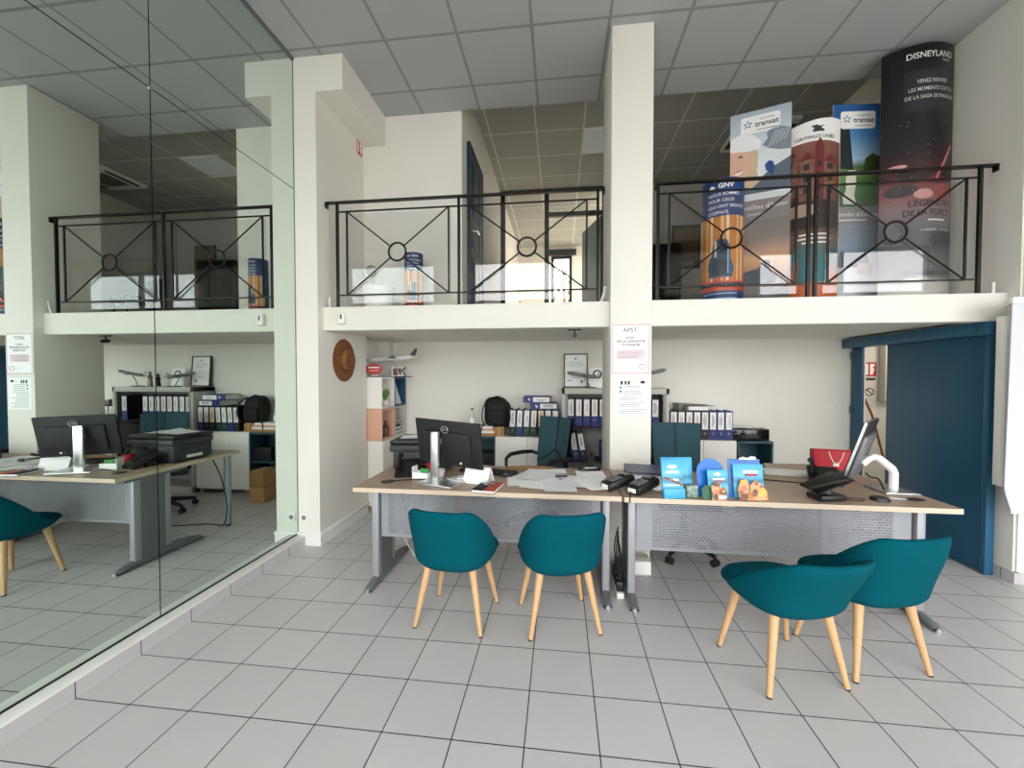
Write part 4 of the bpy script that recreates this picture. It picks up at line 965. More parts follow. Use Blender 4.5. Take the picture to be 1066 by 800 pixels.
t = thing('brochure_holder', 'blue square-topped brochure stand with animal cut-outs, rightmost of three', 'brochure stand', (3.315, 1.03, ZD), math.radians(4))
b = B(); b.X = Matrix.Translation((0, .03, 0)) @ T; b.box(-.10, .095, 0, .006, .004, .235, mat('print_violet_blue', '#4a7fc8', .35), .001); b.build('back_card', t)
b = B(); b.X = Matrix.Translation((0, .0, 0)) @ T; b.box(-.085, .095, 0, .006, .004, .21, LIGHTB, .001); fn = plane((0, -.001, 0), (1, 0, 0), (0, 0, 1)); b.rect(-.025, .065, .155, .172, fn, WT, 1); b.rect(-.015, .06, .138, .15, fn, RED, 1); b.build('leaflet_pocket', t)
b = B(); b.X = Matrix.Translation((0, -.025, 0)) @ T; b.prism([(-.07, .0), (-.075, .07), (-.055, .12), (-.02, .125), (0, .09), (.03, .12), (.06, .1), (.1, .05), (.1, 0)], -.003, .003, COLL, M=Matrix.Rotation(PI/2, 4, 'X'))
fn = plane((0, -.0045, 0), (1, 0, 0), (0, 0, 1)); animals(b, fn, [(-.04, .08, .028, .03, SAND), (-.04, .07, .018, .02, FLESH), (-.04, .11, .018, .012, YEL), (.03, .06, .03, .03, SAND), (.025, .05, .016, .018, BRN), (.07, .045, .02, .03, YEL), (.05, .012, .045, .012, SAND), (-.04, .02, .025, .02, BRN)]); b.build('cutout_figures', t)
b = B(); b.X = Matrix.Translation((.0, .03, .235)); b.prism([(-.05, 0), (-.045, .012), (-.02, .018), (0, .01), (.025, .022), (.05, .018), (.055, .002), (.02, 0)], -.003, .003, WT, M=Matrix.Rotation(PI/2, 4, 'X')); b.build('cutout_plane', t)
t = thing('keyboard', 'pale grey keyboard with papers at the back of the right desk', 'keyboard', (3.93, 1.72, ZD), math.radians(-12))
b = B(); b.obox((0, 0, .012), (.42, .16, .02), GREYCAB, .005); b.build('tray', t); b = B()
for r in range(5):
    for k in range(14): b.obox((-.188+.029*k, -.055+.027*r, .025), (.024, .021, .007), WHITEP, .002, seg=1)
b.build('keys', t)
b = B(); b.tube(bez((3.55, 1.55, ZD+.004), (3.7, 1.52, ZD+.004), (3.8, 1.45, ZD+.004), (4.0, 1.45, ZD+.004), 20), .004, CORDB, 6); solo(b, 'cable', 'black cord lying across the right desk in front of the pale keyboard', 'cable')
t = thing('desk_phone', 'black desk phone behind the tilted tablet on the right desk', 'telephone', (4.02, 1.52, ZD), math.radians(-20))
b = B(); b.obox((0, 0, .05), (.18, .16, .03), BLACK, .008, (math.radians(30), 0, 0)); b.obox((0, .04, .03), (.15, .07, .06), BLACK, .01); b.build('base', t); b = B(); b.tube([(-.06, -.08, .07), (-.06, -.03, .10), (-.06, .04, .135), (-.06, .075, .135)], [.022, .014, .014, .022], BLACK, 10); b.build('handset', t)
b = B(); b.obox((0, 0, .035), (.11, .09, .07), STEELD, .006); solo(b, 'small_box', 'small grey box right of the desk phone on the right desk', 'box', (4.13, 1.60, ZD), .3)
t = thing('tablet_stand', 'black tablet tilted on a heavy black base, right desk front', 'tablet', (3.78, 1.08, ZD), math.radians(12))
b = B(); b.obox((.0, 0, .02), (.17, .12, .038), BLACK, .012); b.tube([(0, 0, .03), (.0, .01, .07), (-.01, .0, .095)], .03, BLACK, 12); b.build('base', t)
b = B(); b.obox((-.01, -.01, .105), (.235, .15, .012), BLACKG, .004, (math.radians(8), math.radians(-19), 0)); b.build('tablet', t)
def monitor_right():
    t = thing('computer_monitor', 'flat monitor seen edge-on with a white bent arm, right desk', 'monitor', (4.12, 1.33, ZD), 0)
    ang = math.atan2(1.33+1.604, 4.12-2.1687)
    X = Matrix.Translation((.0, .0, .255)) @ Matrix.Rotation(ang, 4, 'Z') @ Matrix.Rotation(math.radians(-17), 4, 'X').inverted()
    X = Matrix.Translation((.0, .0, .255)) @ Matrix.Rotation(ang+math.radians(-8), 4, 'Z') @ Matrix.Rotation(math.radians(16), 4, 'X')
    b = B(); b.X = X; b.obox((0, -.004, 0), (.44, .024, .44), BLACK, .006); b.obox((0, -.022, -.02), (.36, .03, .3), STEELD, .012); hs = b.build('housing', t)
    b = B(); b.X = X; b.obox((0, .0085, 0), (.425, .002, .425), BLACKG); b.build('screen', hs)
    b = B(); b.X = X
    for a in ((-.222, .222, -.222, -.216), (-.222, .222, .216, .222)): b.box(a[0], a[1], -.010, .002, a[2], a[3], SILVER)
    for x in (-.222, .216): b.box(x, x+.006, -.012, .002, -.216, .216, SILVER)
    b.build('bezel', hs)
    b = B(); p = [(.02, 0, .17), (.06, 0, .205), (.09, 0, .22), (.12, 0, .212), (.20, .0, .145), (.212, .0, .12), (.212, .0, .012)]
    b.tube([(x, y-.0, z) for x, y, z in p], .021, WHITEP, 10, 1.2); b.build('arm', t)
    b = B(); b.obox((.20, 0, .006), (.2, .2, .011), SILVER, .005); b.build('base', t)
    b = B(); b.tube(bez((.03, -.02, .12), (.07, -.05, .05), (.05, -.08, .16), (.12, -.05, .02), 16), .006, CORDB, 6); b.build('cable', t)
monitor_right()
t = thing('letter_opener', 'steel letter opener with black handle on the desk\'s right corner', 'letter opener', (4.23, 1.12, ZD), math.radians(-8))
b = B(); b.obox((-.06, 0, .007), (.16, .016, .004), SILVER, .001); b.build('blade', t); b = B(); b.tube([(.02, 0, .008), (.06, 0, .009), (.11, 0, .008)], [.009, .013, .006], BLACK, 8, .6); b.build('handle', t)
b = B(); b.cyl((0, 0, 0), (0, 0, .018), .05, .046, BLACK, 26); solo(b, 'black_puck', 'round black puck in front of the white monitor arm', 'puck', (4.09, 1.10, ZD))
b = B(); b.tube([(.05*math.cos(q), .03*math.sin(q), .004) for q in [2*PI*i/20 for i in range(18)]], .003, CORDB, 6); solo(b, 'cable_loop', 'loop of thin black cable beside the tablet base', 'cable', (3.95, 1.09, ZD))
t = thing('gift_bag', 'red paper carrier bag with white cord handle behind the right monitor', 'bag', (4.37, 1.98, ZD), math.radians(-14))
b = B()
for a in ((-.15, .15, -.05, -.047), (-.15, .15, .047, .05)): b.box(*a, 0, .15, RED)
for x in (-.15, .147): b.box(x, x+.003, -.05, .05, 0, .15, RED)
b.box(-.15, .15, -.05, .05, 0, .003, RED); b.build('bag_body', t)
b = B(); b.tube(bez((-.05, -.052, .145), (-.02, -.058, .02), (.02, -.058, .02), (.05, -.052, .145)), .004, CORD, 6); b.obox((0, -.053, .04), (.04, .004, .02), LABELW, .001); b.build('cord_handle', t)

# cables and clutter under the desks
def cable(label, pts, m, r=.004):
    b = B(); P = []
    for a, b_, c_, d in pts: P += bez(a, b_, c_, d, 14)
    b.tube(P, r, m, 6); solo(b, 'cable', label, 'cable', group='loose cables under the desks')
cable('white cable hanging at the left end of the left desk', [((.9, 1.4, .7), (.86, 1.45, .4), (.95, 1.5, .1), (1.15, 1.42, .006))], CORD)
cable('white cable looping under the middle of the left desk', [((2.45, 1.35, .35), (2.5, 1.4, .2), (2.44, 1.3, .1), (2.50, 1.25, .006))], CORD)
cable('black cable hanging beside the right desk leg', [((4.22, 1.25, .68), (4.2, 1.3, .5), (4.27, 1.3, .4), (4.2, 1.28, .3))], CORDB)
cable('black cable trailing from the printer over the tiles to the left desk leg', [((.84, 1.86, .74), (.7, 1.9, .5), (.76, 2.0, .1), (.9, 2.05, .006)), ((.9, 2.05, .006), (1.1, 2.15, .006), (1.3, 1.95, .006), (1.5, 2.0, .006))], CORDB, .006)
t = thing('power_strip', 'white power strip with black plugs between the two desk legs', 'power strip', (2.575, 1.33, 0))
b = B(); b.obox((0, 0, .02), (.05, .34, .036), WHITEP, .006); b.build('housing', t)
for k in range(4): b = B(); b.obox((0, -.12+.075*k, .07), (.045, .05, .07), BLACK, .008); b.tube(bez((0, -.12+.075*k, .1), (.01, -.12+.075*k, .2), (.03-.02*k, -.05+.06*k, .2), (.02, .1, .3+.03*k)), .005, CORDB, 6); b.build('plug', t)
b = B(); b.box(-.09, .09, -.02, .12, 0, .10, WHITE, .004); b.box(-.09, .09, .12, .124, .0, .1, WHITE); solo(b, 'cable_trunking', 'white block of cable trunking on the floor behind the right desk\'s left leg', 'trunking', (2.76, 1.55, 0))
for i, (y, z, lb) in enumerate(((2.78, 0, 'brown cardboard box on the floor before the open shelf, lower one, seen in the mirror'), (2.80, .19, 'brown cardboard box on top of the lower floor box, seen in the mirror'))):
    b = B(); b.obox((0, 0, .093), (.19, .24-.02*i, .185), CARD, .004, (0, 0, .05*i)); b.obox((0, 0, .186), (.05, .24-.02*i, .002), mat('tape', '#c8a472', .4), 0, (0, 0, .05*i)); solo(b, 'cardboard_box', lb, 'box', (1.11, 2.90, z), group='cardboard boxes by the open shelf')

# ================================================================== RIGHT WALL PAPER AND BOARD
b = B(); b.box(0, .26, 0, .05, 0, 1.20, MELA, .004); b.box(.012, .25, -.004, .002, .02, 1.18, WHITE, .002); solo(b, 'wall_board', 'narrow white board on the right wall behind the hanging paper', 'board', (5.255, 1.665, .715))
t = thing('flip_chart_pad', 'large white paper pad hanging at the right edge with a curled bottom', 'flip chart', (5.225, 1.58, 0))
b = B()
def sheet(u, v):
    z = 2.0-1.46*v; x = -.0-.02*v+.62*u
    return (x, -.004*math.sin(9*v)*math.sin(5*u)-.05*smooth(.86, 1, v)*1-.012*math.sin(22*v)*u*.4, z+.02*smooth(.93, 1, v))
PAD = mat('flip_chart_paper', '#d3d3d6', .85); b.grid(sheet, 14, 60, PAD); b.grid(lambda u, v: tuple(Vector(sheet(1-u, v))+Vector((0, .006, 0))), 14, 60, PAD); b.build('paper', t, ang=180)
b = B(); b.box(-.01, .63, -.014, .02, 1.985, 2.03, MELA, .004); b.box(.05, .12, .02, .11, 1.99, 2.02, MELA); b.box(.45, .52, .02, .11, 1.99, 2.02, MELA); b.build('clamp_bar', t)

# notices in the lobby
t = thing('wall_notice', 'notice board sheet with red pictogram and no-smoking ring beyond the sliding door', 'notice', (5.88, 3.85, 1.40), 0)
b = B(); b.box(-.09, .10, -.006, 0, -.56, .44, mat('lobby_sheet', '#cfccc4', .8)); b.build('sheet', t)
b = B(); fn = plane((0, -.0066, 0), (1, 0, 0), (0, 0, 1)); fn2 = plane((0, -.0072, 0), (1, 0, 0), (0, 0, 1))
b.rect(-.05, .09, .09, .26, fn, RED, 1); b.rect(-.04, .0, .11, .24, fn2, LABELW, 1); b.patch([(.02, .24), (.07, .24), (.07, .21), (.045, .2), (.07, .18), (.05, .11), (.02, .11)], fn2, LABELW, 1); b.rect(-.05, .08, .04, .07, fn, INK, 1); b.build('pictogram', t)
b = B(); b.tube([(.02+.045*math.cos(q), -.007, -.10+.045*math.sin(q)) for q in [2*PI*i/24 for i in range(25)]], .006, INK, 6); b.tube([(-.012, -.007, -.068), (.052, -.007, -.132)], .006, INK, 6)
for k in range(6): b.rect(-.08, .08, -.18-.02*k, -.175-.02*k, fn, INKG, 1)
b.build('no_smoking_ring', t)
b = B(); b.box(0, .3, 0, .10, 0, .70, GREYCAB, .004); b.box(.02, .28, -.004, 0, .02, .68, GREYCAB, .002); solo(b, 'wall_box', 'pale wall box beyond the sliding door, right of the notice', 'cabinet', (6.0, 3.748, 1.20))
b = B(); b.tube([(0, 0, 0), (.15, 0, -.35), (.42, 0, -1.385)], .012, BRN, 8); solo(b, 'wooden_stick', 'brown stick leaning in the doorway above the right monitor', 'stick', (5.50, 3.43, 1.395))

# ================================================================== MEZZANINE: ADVERTISING COLUMNS
def lens(w, d, off=0.):
    """front surface of a column folded from two curved cards"""
    return lambda u, v: Vector((u, -d*(1-(2*u/w)**2)-off, v))
def totem(label, loc, rz, w, d, h, body_m, top_slope=0., edge=None):
    t = thing('advertising_column', label, 'advertising column', loc, rz, 'advertising columns on the mezzanine')
    b = B(); n = 24
    F = lambda u, s: (u, -s*d*(1-(2*u/w)**2))
    us = [-w/2+w*i/n for i in range(n+1)]
    for s in (1, -1): b.grid(lambda a, c_: (*F(us[int(round(a*n))], s), c_*(h+top_slope*us[int(round(a*n))]/w)), n, 2, body_m)
    b.poly([(*F(u, 1), h+top_slope*u/w) for u in us]+[(*F(u, -1), h+top_slope*u/w) for u in us[::-1][1:-1]], edge or body_m)
    b.build('column_body', t, ang=60, weld=True)
    return t
# 1 blue and orange round column with a backpack
NV = mat('print_navy', '#123a74', .35); ORB = mat('print_orange_dark', '#cf8436', .35); ORL = mat('print_orange_light', '#f0b878', .35); PALE = mat('print_pale_peach', '#f7d9b4', .35); ORR = mat('print_red_orange', '#d2512c', .35); SLB = mat('print_slate_blue', '#2f4d6b', .4); SLD = mat('print_dark_slate', '#17293c', .4); LBL = mat('print_pale_blue', '#9fc0da', .35)
def round_fn(R, off=0.): return lambda u, v: Vector((math.sin(u/R)*(R+off), -math.cos(u/R)*(R+off), v))
def gnv(label, loc, rz, R, h):
    t = thing('advertising_column', label, 'advertising column', loc, rz, 'advertising columns on the mezzanine')
    k = h/1.05
    b = B(); b.lathe([(0, h), (R, h), (R, 0), (0, 0)], NV, n=48); b.build('column_body', t)
    b = B(); f1, f2, f3, f4 = [round_fn(R, .0012*(i+1)) for i in range(4)]; W = R*1.5
    b.rect(-W, W, .20*k, .74*k, f1, ORB)
    n = 12
    for i in range(n): b.rect(-W+2*W*i/n, -W+2*W*(i+.55)/n, .20*k, .74*k, f2, (ORL, PALE, ORB)[i % 3])
    b.patch([(-W, .735*k)]+[(-W+2*W*i/10, .735*k-.0*k) for i in range(1, 11)]+[(W, .76*k), (-W, .76*k)], f2, NV)
    b.rect(-W, W, .185*k, .225*k, f2, ORR); b.rect(-W, W, .12*k, .155*k, f1, ORR); b.rect(-W, W, .155*k, .185*k, f2, SLD)
    b.patch([(-.085*k, .23*k), (-.1*k, .32*k), (-.07*k, .42*k), (-.06*k, .5*k), (-.02*k, .55*k), (.045*k, .54*k), (.07*k, .47*k), (.075*k, .38*k), (.105*k, .31*k), (.09*k, .23*k)], f3, SLB)
    b.patch([(-.06*k, .25*k), (-.06*k, .36*k), (.0, .39*k), (.06*k, .36*k), (.06*k, .25*k)], f4, SLD); b.rect(-.045*k, -.03*k, .4*k, .53*k, f4, PALE); b.rect(-.01*k, .045*k, .43*k, .52*k, f4, SLD); b.rect(.05*k, .06*k, .26*k, .48*k, f4, LBL)
    for j in range(4): b.rect(-W*.6, W*.55, (.03+.02*j)*k, (.04+.02*j)*k, f1, LBL if j % 2 else SLB)
    b.build('printed_picture', t)
    b = B(); f = round_fn(R, .0055)
    b.text('GNV', .055*k, .035*k, .985*k, f, LABELW, bold=.03); b.patch([(-.1*k, .975*k), (-.075*k, 1.0*k), (-.045*k, .985*k), (-.05*k, .97*k)], f, LABELW)
    for j, s in enumerate(('NOUS SOMMES', 'POUR CEUX', 'QUI ONT BESOIN', "D'ESPACE.")): b.text(s, .036*k, -.10*k, (.915-.05*j)*k, f, LABELW, 'LEFT', .01)
    b.build('lettering', t)
gnv('round blue and orange column picturing a blue backpack, beside the tall travel banner', (3.60, 2.27, Z_MEZ), math.radians(-24), .168, 1.08)
gnv('small blue and orange column picturing a backpack, alone in the left bay', (.715, 2.36, Z_MEZ), math.radians(14), .092, .60)
# 2 and 4: flat travel banners
def banner(label, loc, rz, w, h, slope=0.):
    t = thing('display_banner', label, 'banner', loc, rz, 'flat travel banners on the mezzanine')
    b = B(); b.box(-w/2, w/2, 0, .008, .0, h, LABELW, .001); b.build('panel', t)
    b = B(); b.box(-w/2-.02, w/2+.02, -.06, .08, 0, .05, SILVER, .008); b.build('base', t)
    return t
def logo(t, u, v, k):
    f1 = plane((0, -.0032, 0), (1, 0, 0), (0, 0, 1)); f2 = plane((0, -.004, 0), (1, 0, 0), (0, 0, 1))
    b = B(); b.patch(rrect(u-.165*k, u+.165*k, v-.085*k, v+.085*k, .025*k), f1, LABELW, 1)
    SB = mat('print_steel_blue', '#5f86a8', .4)
    st = []
    for i in range(10):
        r = .045*k if i % 2 == 0 else .02*k; st.append((u-.105*k+r*math.sin(2*PI*i/10), v+.01*k+r*math.cos(2*PI*i/10)))
    b.patch(st, f2, SB, 1); b.patch([(u-.105*k+(p-(u-.105*k))*.55, v+.01*k+(q-v-.01*k)*.55) for p, q in st], plane((0, -.0045, 0), (1, 0, 0), (0, 0, 1)), LABELW, 1)
    b.build('logo_plate', t)
    b = B(); b.text('vacances', .034*k, u+.055*k, v+.047*k, f2, SB, sx=1.1); b.text('transat', .07*k, u+.055*k, v-.002*k, f2, INK, bold=.02); b.rect(u-.03*k, u+.12*k, v-.06*k, v-.052*k, f2, INKG, 1); b.build('logo_lettering', t)
w, h = .47, 1.78
t = banner('tall flat travel banner picturing winter clothes above a sunset sea', (3.945, 2.36, Z_MEZ), math.radians(-20), w, h)
f = [plane((0, -.0008*(i+1), 0), (1, 0, 0), (0, 0, 1)) for i in range(6)]
SKYW = gradient_print('winter_sky_print', [(0, '#e3e8ea'), (.5, '#d5dde1'), (1, '#a4b4c0')], scale=.75, off=1.03)
SUN = gradient_print('sunset_print', [(0, '#4a4a52'), (.18, '#5a5558'), (.3, '#8f7468'), (.42, '#c98f62'), (.52, '#e0b07a'), (.62, '#c49a86'), (.74, '#8f8078'), (1, '#7b736e')], scale=.86, noise=.06)
b = B(); b.rect(-w/2, w/2, .90, h, f[0], SKYW, 1); b.rect(-w/2, w/2, .03, .86, f[0], SUN, 1); b.rect(-w/2, w/2, .80, .98, f[1], mat('print_taupe', '#8d837e', .4), 1)
SKIN = mat('print_skin', '#dcb09a', .4); HAIR = mat('print_blond', '#cdb595', .4); FUR = mat('print_fur_white', '#e9ecec', .5); MIT = mat('print_mitten_grey', '#7d8791', .5); MIT2 = mat('print_mitten_light', '#a9b3ba', .5); JKT = mat('print_denim', '#586473', .5)
b.X = Matrix.Translation((0, 0, .06))
b.patch([(-.22, 1.0), (-.2, 1.12), (-.1, 1.06), (.02, 1.12), (.12, 1.2), (.235, 1.26), (.235, .98), (-.22, .98)], f[1], JKT, 1)
b.patch([(-.235, 1.42), (-.07, 1.43), (-.01, 1.34), (-.02, 1.18), (.0, 1.08), (-.06, 1.03), (-.12, 1.05), (-.17, 1.0), (-.235, 1.04)], f[2], HAIR, 1)
b.patch([(-.235, 1.40), (-.1, 1.41), (-.07, 1.34), (-.075, 1.22), (-.11, 1.14), (-.17, 1.09), (-.235, 1.1)], f[3], SKIN, 1)
b.patch([(-.235, 1.5), (-.15, 1.535), (-.06, 1.51), (.01, 1.44), (.0, 1.375), (-.08, 1.365), (-.235, 1.385)], f[4], FUR, 1)
b.patch([(.02, 1.40), (.06, 1.45), (.05, 1.50), (.12, 1.55), (.235, 1.50), (.235, 1.32), (.15, 1.33), (.07, 1.36)], f[3], MIT, 1)
for i in range(5): b.patch([(.06+.03*i, 1.37+.01*i), (.07+.03*i, 1.365+.01*i), (.13+.025*i, 1.5), (.12+.025*i, 1.51)], f[4], MIT2, 1)
b.ell(-.15, 1.33, .02, .008, f[4], INK); b.patch([(-.21, 1.185), (-.14, 1.2), (-.13, 1.19), (-.17, 1.165)], f[4], LABELW, 1); b.patch([(-.21, 1.187), (-.14, 1.205), (-.15, 1.212), (-.2, 1.197)], f[5], INKR, 1)
b.patch([(.05, 1.17), (.04, 1.22), (.07, 1.25), (.1, 1.24), (.12, 1.18), (.1, 1.12)], f[3], mat('print_royal_blue', '#1f4c86', .4), 1)
b.X = Matrix.Identity(4)
b.patch([(-.15, .27), (-.1, .34), (.0, .36), (.03, .42), (.08, .40), (.1, .33), (.15, .29), (.13, .22), (-.1, .21)], f[1], SLD, 1); b.ell(.06, .40, .03, .035, f[2], SLD)
b.build('printed_picture', t); logo(t, .0, 1.655, .92)
b = B(); b.text("Merveilles d'hiver", .062, .0, .915, f[2], LABELW); b.text('CANADA', .032, -.03, .85, f[2], LABELW); b.build('lettering', t)
# 3 column with towers
t = totem('white-topped column picturing old brick towers, between two flat banners', (4.355, 2.34, Z_MEZ), math.radians(-10), .44, .12, 1.58, LABELW, .05)
L_ = [lens(.44, .12, .0012*(i+1)) for i in range(6)]
BRK = gradient_print('brick_tower_print', [(0, '#c96a2e'), (.16, '#b8602c'), (.22, '#8a4a2c'), (.3, '#2f6f74'), (.42, '#7a5a48'), (.5, '#2d2421'), (.62, '#2a2220'), (.7, '#7a4234'), (.82, '#6a3a30'), (1, '#8a5a4c')], scale=1.42, noise=.12)
b = B(); b.rect(-.215, .215, .0, 1.40, L_[0], BRK)
TW = mat('print_tower_pale', '#8d6552', .4, noise=.45, nscale=30); TD = mat('print_window_dark', '#2a1d1a', .4); RW = mat('print_dark_red', '#6d2322', .4)
for u, v0, v1, w_ in ((-.17, .95, 1.30, .045), (-.06, .90, 1.25, .05), (.03, .92, 1.36, .035), (.12, .9, 1.22, .06)):
    b.rect(u-w_, u+w_, v0, v1, L_[1], TW if w_ > .04 else RW); b.patch([(u-w_, v1), (u+w_, v1), (u, v1+.07)], L_[1], RW)
    for q in range(3): b.rect(u-w_*.5, u+w_*.3, v0+.06+.1*q, v0+.11+.1*q, L_[2], TD)
b.ell(-.1, .82, .13, .055, L_[1], mat('print_platform', '#b59a86', .4)); b.rect(-.215, .215, .66, .76, L_[1], TD)
b.patch([(-.12, .2), (-.08, .42), (-.02, .36), (.03, .46), (.09, .36), (.13, .2)], L_[1], mat('print_teal_sea', '#2f7076', .4)); b.rect(-.215, .215, .0, .16, L_[2], mat('print_burnt_orange', '#c8622a', .4))
b.build('printed_picture', t)
b = B(); b.text('GRIMALDI LINES', .04, .0, 1.435, L_[3], INK, bold=.0); b.patch([(-.03, 1.475), (.06, 1.475), (.06, 1.49), (.035, 1.505), (.06, 1.528), (.02, 1.52), (.01, 1.532), (-.04, 1.528), (-.015, 1.505)], L_[3], INK)
for j, s_ in enumerate((.11, .13, .09)): b.rect(-s_, s_, .60-.035*j, .615-.035*j, L_[3], LABELW)
b.build('lettering', t)
# 4 second flat banner
w, h = .40, 1.80
t = banner('flat travel banner with lawn and guard picture, left of the tall black column', (4.775, 2.42, Z_MEZ), math.radians(4), w, h)
b = B(); LAWN = gradient_print('lawn_print', [(0, '#2c5a2c'), (.2, '#3c7434'), (.34, '#6f8f4a'), (.42, '#4a6a3a'), (.5, '#9fbcd0'), (.75, '#4f86bd'), (1, '#2a5c9a')], scale=.83, off=.90, noise=.05)
SNOW = gradient_print('snow_house_print', [(0, '#163a6a'), (.1, '#1a3f70'), (.13, '#d6dadd'), (.4, '#c4c9cd'), (.6, '#8aa0b4'), (1, '#8d9196')], scale=.80, noise=.04)
b.rect(-w/2, w/2, .90, h, f[0], LAWN, 1); b.rect(-w/2, w/2, .05, .80, f[0], SNOW, 1); b.rect(-w/2, w/2, .74, .90, f[1], mat('print_mid_grey', '#8b8b89', .4), 1)
b.patch([(-.21, 1.25), (-.21, 1.6), (-.06, 1.6), (-.02, 1.22)], f[1], mat('print_black_green', '#14201c', .4), 1); b.patch([(-.1, .92), (-.11, .98), (-.08, 1.05), (-.085, 1.15), (-.06, 1.22), (-.0, 1.22), (.005, 1.1), (-.01, 1.0), (.01, .92)], f[2], mat('print_ivory', '#d8d4c4', .4), 1)
b.patch([(.06, 1.22), (.08, 1.32), (.14, 1.37), (.21, 1.33), (.21, 1.2)], f[2], mat('print_tree_green', '#39471f', .4), 1)
b.patch([(-.15, .42), (-.12, .50), (.1, .50), (.13, .42), (.12, .36), (-.14, .36)], f[1], mat('print_slate_roof', '#555a66', .4), 1); b.rect(.03, .16, .30, .40, f[2], mat('print_rose', '#b99a9a', .4), 1)
b.build('printed_picture', t); logo(t, .01, 1.66, .9)
b = B(); b.text("Légendes d'Europe", .052, 0, .83, f[2], LABELW); b.rect(-.15, .1, .775, .785, f[2], LABELW, 1); b.build('lettering', t)
# 5 tall black column
BLK = mat('print_black', '#121013', .35)
w, h, d = .52, 2.09, .10
t = totem('tallest black film column touching the right wall on the mezzanine', (5.12, 2.25, Z_MEZ), math.radians(-4), w, d, h, BLK, .02)
L_ = [lens(w, d, .0012*(i+1)) for i in range(6)]
SPC = gradient_print('film_print', [(0, '#d8d5d0'), (.115, '#cfccc8'), (.125, '#77757a'), (.3, '#4b4a50'), (.42, '#6f6a6c'), (.5, '#8a6f70'), (.58, '#8a3f3e'), (.68, '#4a1e22'), (.76, '#2a1518'), (.82, '#171317'), (1, '#141216')], scale=1.55, noise=.05)
b = B(); b.rect(-w/2+.002, w/2-.002, .0, 1.55, L_[0], SPC); b.rect(-.14, w/2-.004, 1.55, 1.88, L_[0], mat('print_charcoal', '#26262a', .4))
GLR = mat('print_glow_red', '#9c3a38', .4); GLP = mat('print_glow_pink', '#d79a94', .4); DRK = mat('print_smoke', '#241a1e', .4)
b.patch([(.06, .98), (.10, .99), (.24, 1.28), (.22, 1.29)], L_[2], GLR); b.patch([(.085, 1.0), (.097, 1.0), (.225, 1.265), (.218, 1.268)], L_[3], GLP)
for u, v, a, c_, m_ in ((-.14, .92, .1, .05, DRK), (.14, .9, .08, .06, GLR), (-.05, 1.05, .12, .06, DRK), (-.17, 1.12, .06, .018, GLP), (.0, .88, .07, .04, GLP), (.19, 1.05, .05, .05, DRK)): b.ell(u, v, a, c_, L_[1], m_)
for q in range(26): 
    u, v = random.uniform(-.26, .26), random.uniform(.8, 1.5); b.ell(u, v, .004, .004, L_[2], GLP, 6)
b.build('printed_picture', t)
f_ = L_[4]; GYL = mat('print_light_grey', '#c9c7c4', .4)
b = B(); b.text('DISNEYLAND', .068, .04, 1.995, f_, LABELW, bold=.005, sx=.85); b.text('PARIS', .024, .15, 1.95, f_, LABELW)
for j, s_ in enumerate(('VENEZ REVIVRE', 'LES MOMENTS CULTES', 'DE LA SAGA SKYWALKER')): b.text(s_, .042, .05, 1.785-.062*j, f_, GYL, bold=.01, sx=.78)
b.text('LEGENDES', .07, .06, .80, f_, BLK, bold=.02); b.text('DE LA FORCE', .07, .045, .725, f_, BLK, bold=.02, sx=.85); b.rect(.03, .17, .66, .672, f_, LABELW); b.text('11 JANVIER - 17 MARS', .026, .1, .585, f_, LABELW)
b.text('RENSEIGNEZ-VOUS', .046, .06, .235, f_, INK, bold=.005); b.build('lettering', t)

# left bay of the mezzanine
t = thing('waste_bin', 'round white bin on the mezzanine floor in the left bay', 'bin', (.36, 2.33, Z_MEZ))
b = B(); b.lathe([(0, 0), (.13, 0), (.155, .26), (.16, .27), (.15, .27), (.125, .012), (0, .012)], WHITEP, n=36); b.build('body', t); b = B(); b.lathe([(.153, .225), (.16, .23), (.163, .27), (.158, .275)], WHITEP, n=36); b.build('rim', t)
t = thing('shaving_mirror', 'small round mirror on a stem behind the white bin', 'mirror', (.19, 2.52, Z_MEZ))
b = B(); b.cyl((0, -.01, .50), (0, .01, .50), .055, m=mat('grey_green_disc', '#8a938a', .4), n=28); b.build('disc', t); b = B(); b.tube([(0, 0, .0), (0, 0, .2), (.01, 0, .44)], .012, PINK); b.cyl((0, 0, 0), (0, 0, .02), .05, m=PINK, n=24); b.build('stem', t)
# far mezzanine
b = B()
t = thing('framed_picture', 'dark framed picture on the rear mezzanine wall left of the blue column', 'picture', (4.19, 5.40, 3.60))
b.box(-.22, .22, -.03, 0, -.36, .34, BLACKM, .005); b.build('frame', t)
b = B(); PAN = gradient_print('dark_painting', [(0, '#2f251d'), (.3, '#4a3828'), (.55, '#7a6648'), (.7, '#8a7856'), (1, '#5c5640')], scale=.66, off=-.34, noise=.2); b.box(-.2, .2, -.033, -.029, -.34, .32, PAN); b.box(-.1, .12, -.035, -.032, -.31, -.24, INKG); b.build('canvas', t)
t = thing('dark_cupboard', 'black cupboard against the rear mezzanine wall beside the pillar', 'cabinet', (3.68, 5.05, Z_MEZ)); b = B(); b.box(-.35, .35, 0, .34, 0, 1.45, BLACKM, .004); b.build('carcass', t); b = B(); b.box(-.34, -.005, -.015, 0, .02, 1.43, BLACK, .003); b.build('door', t); b = B(); b.box(.005, .34, -.015, 0, .02, 1.43, BLACK, .003); b.build('door', t)
t = thing('armchair', 'black chair back showing above the balcony edge right of the pillar', 'chair', (3.25, 3.3, Z_MEZ), math.radians(20)); b = B(); b.obox((0, .22, .52), (.44, .07, .42), BLACKM, .03); b.build('backrest', t); b = B(); b.obox((0, 0, .40), (.44, .44, .08), BLACKM, .03); b.build('seat', t)
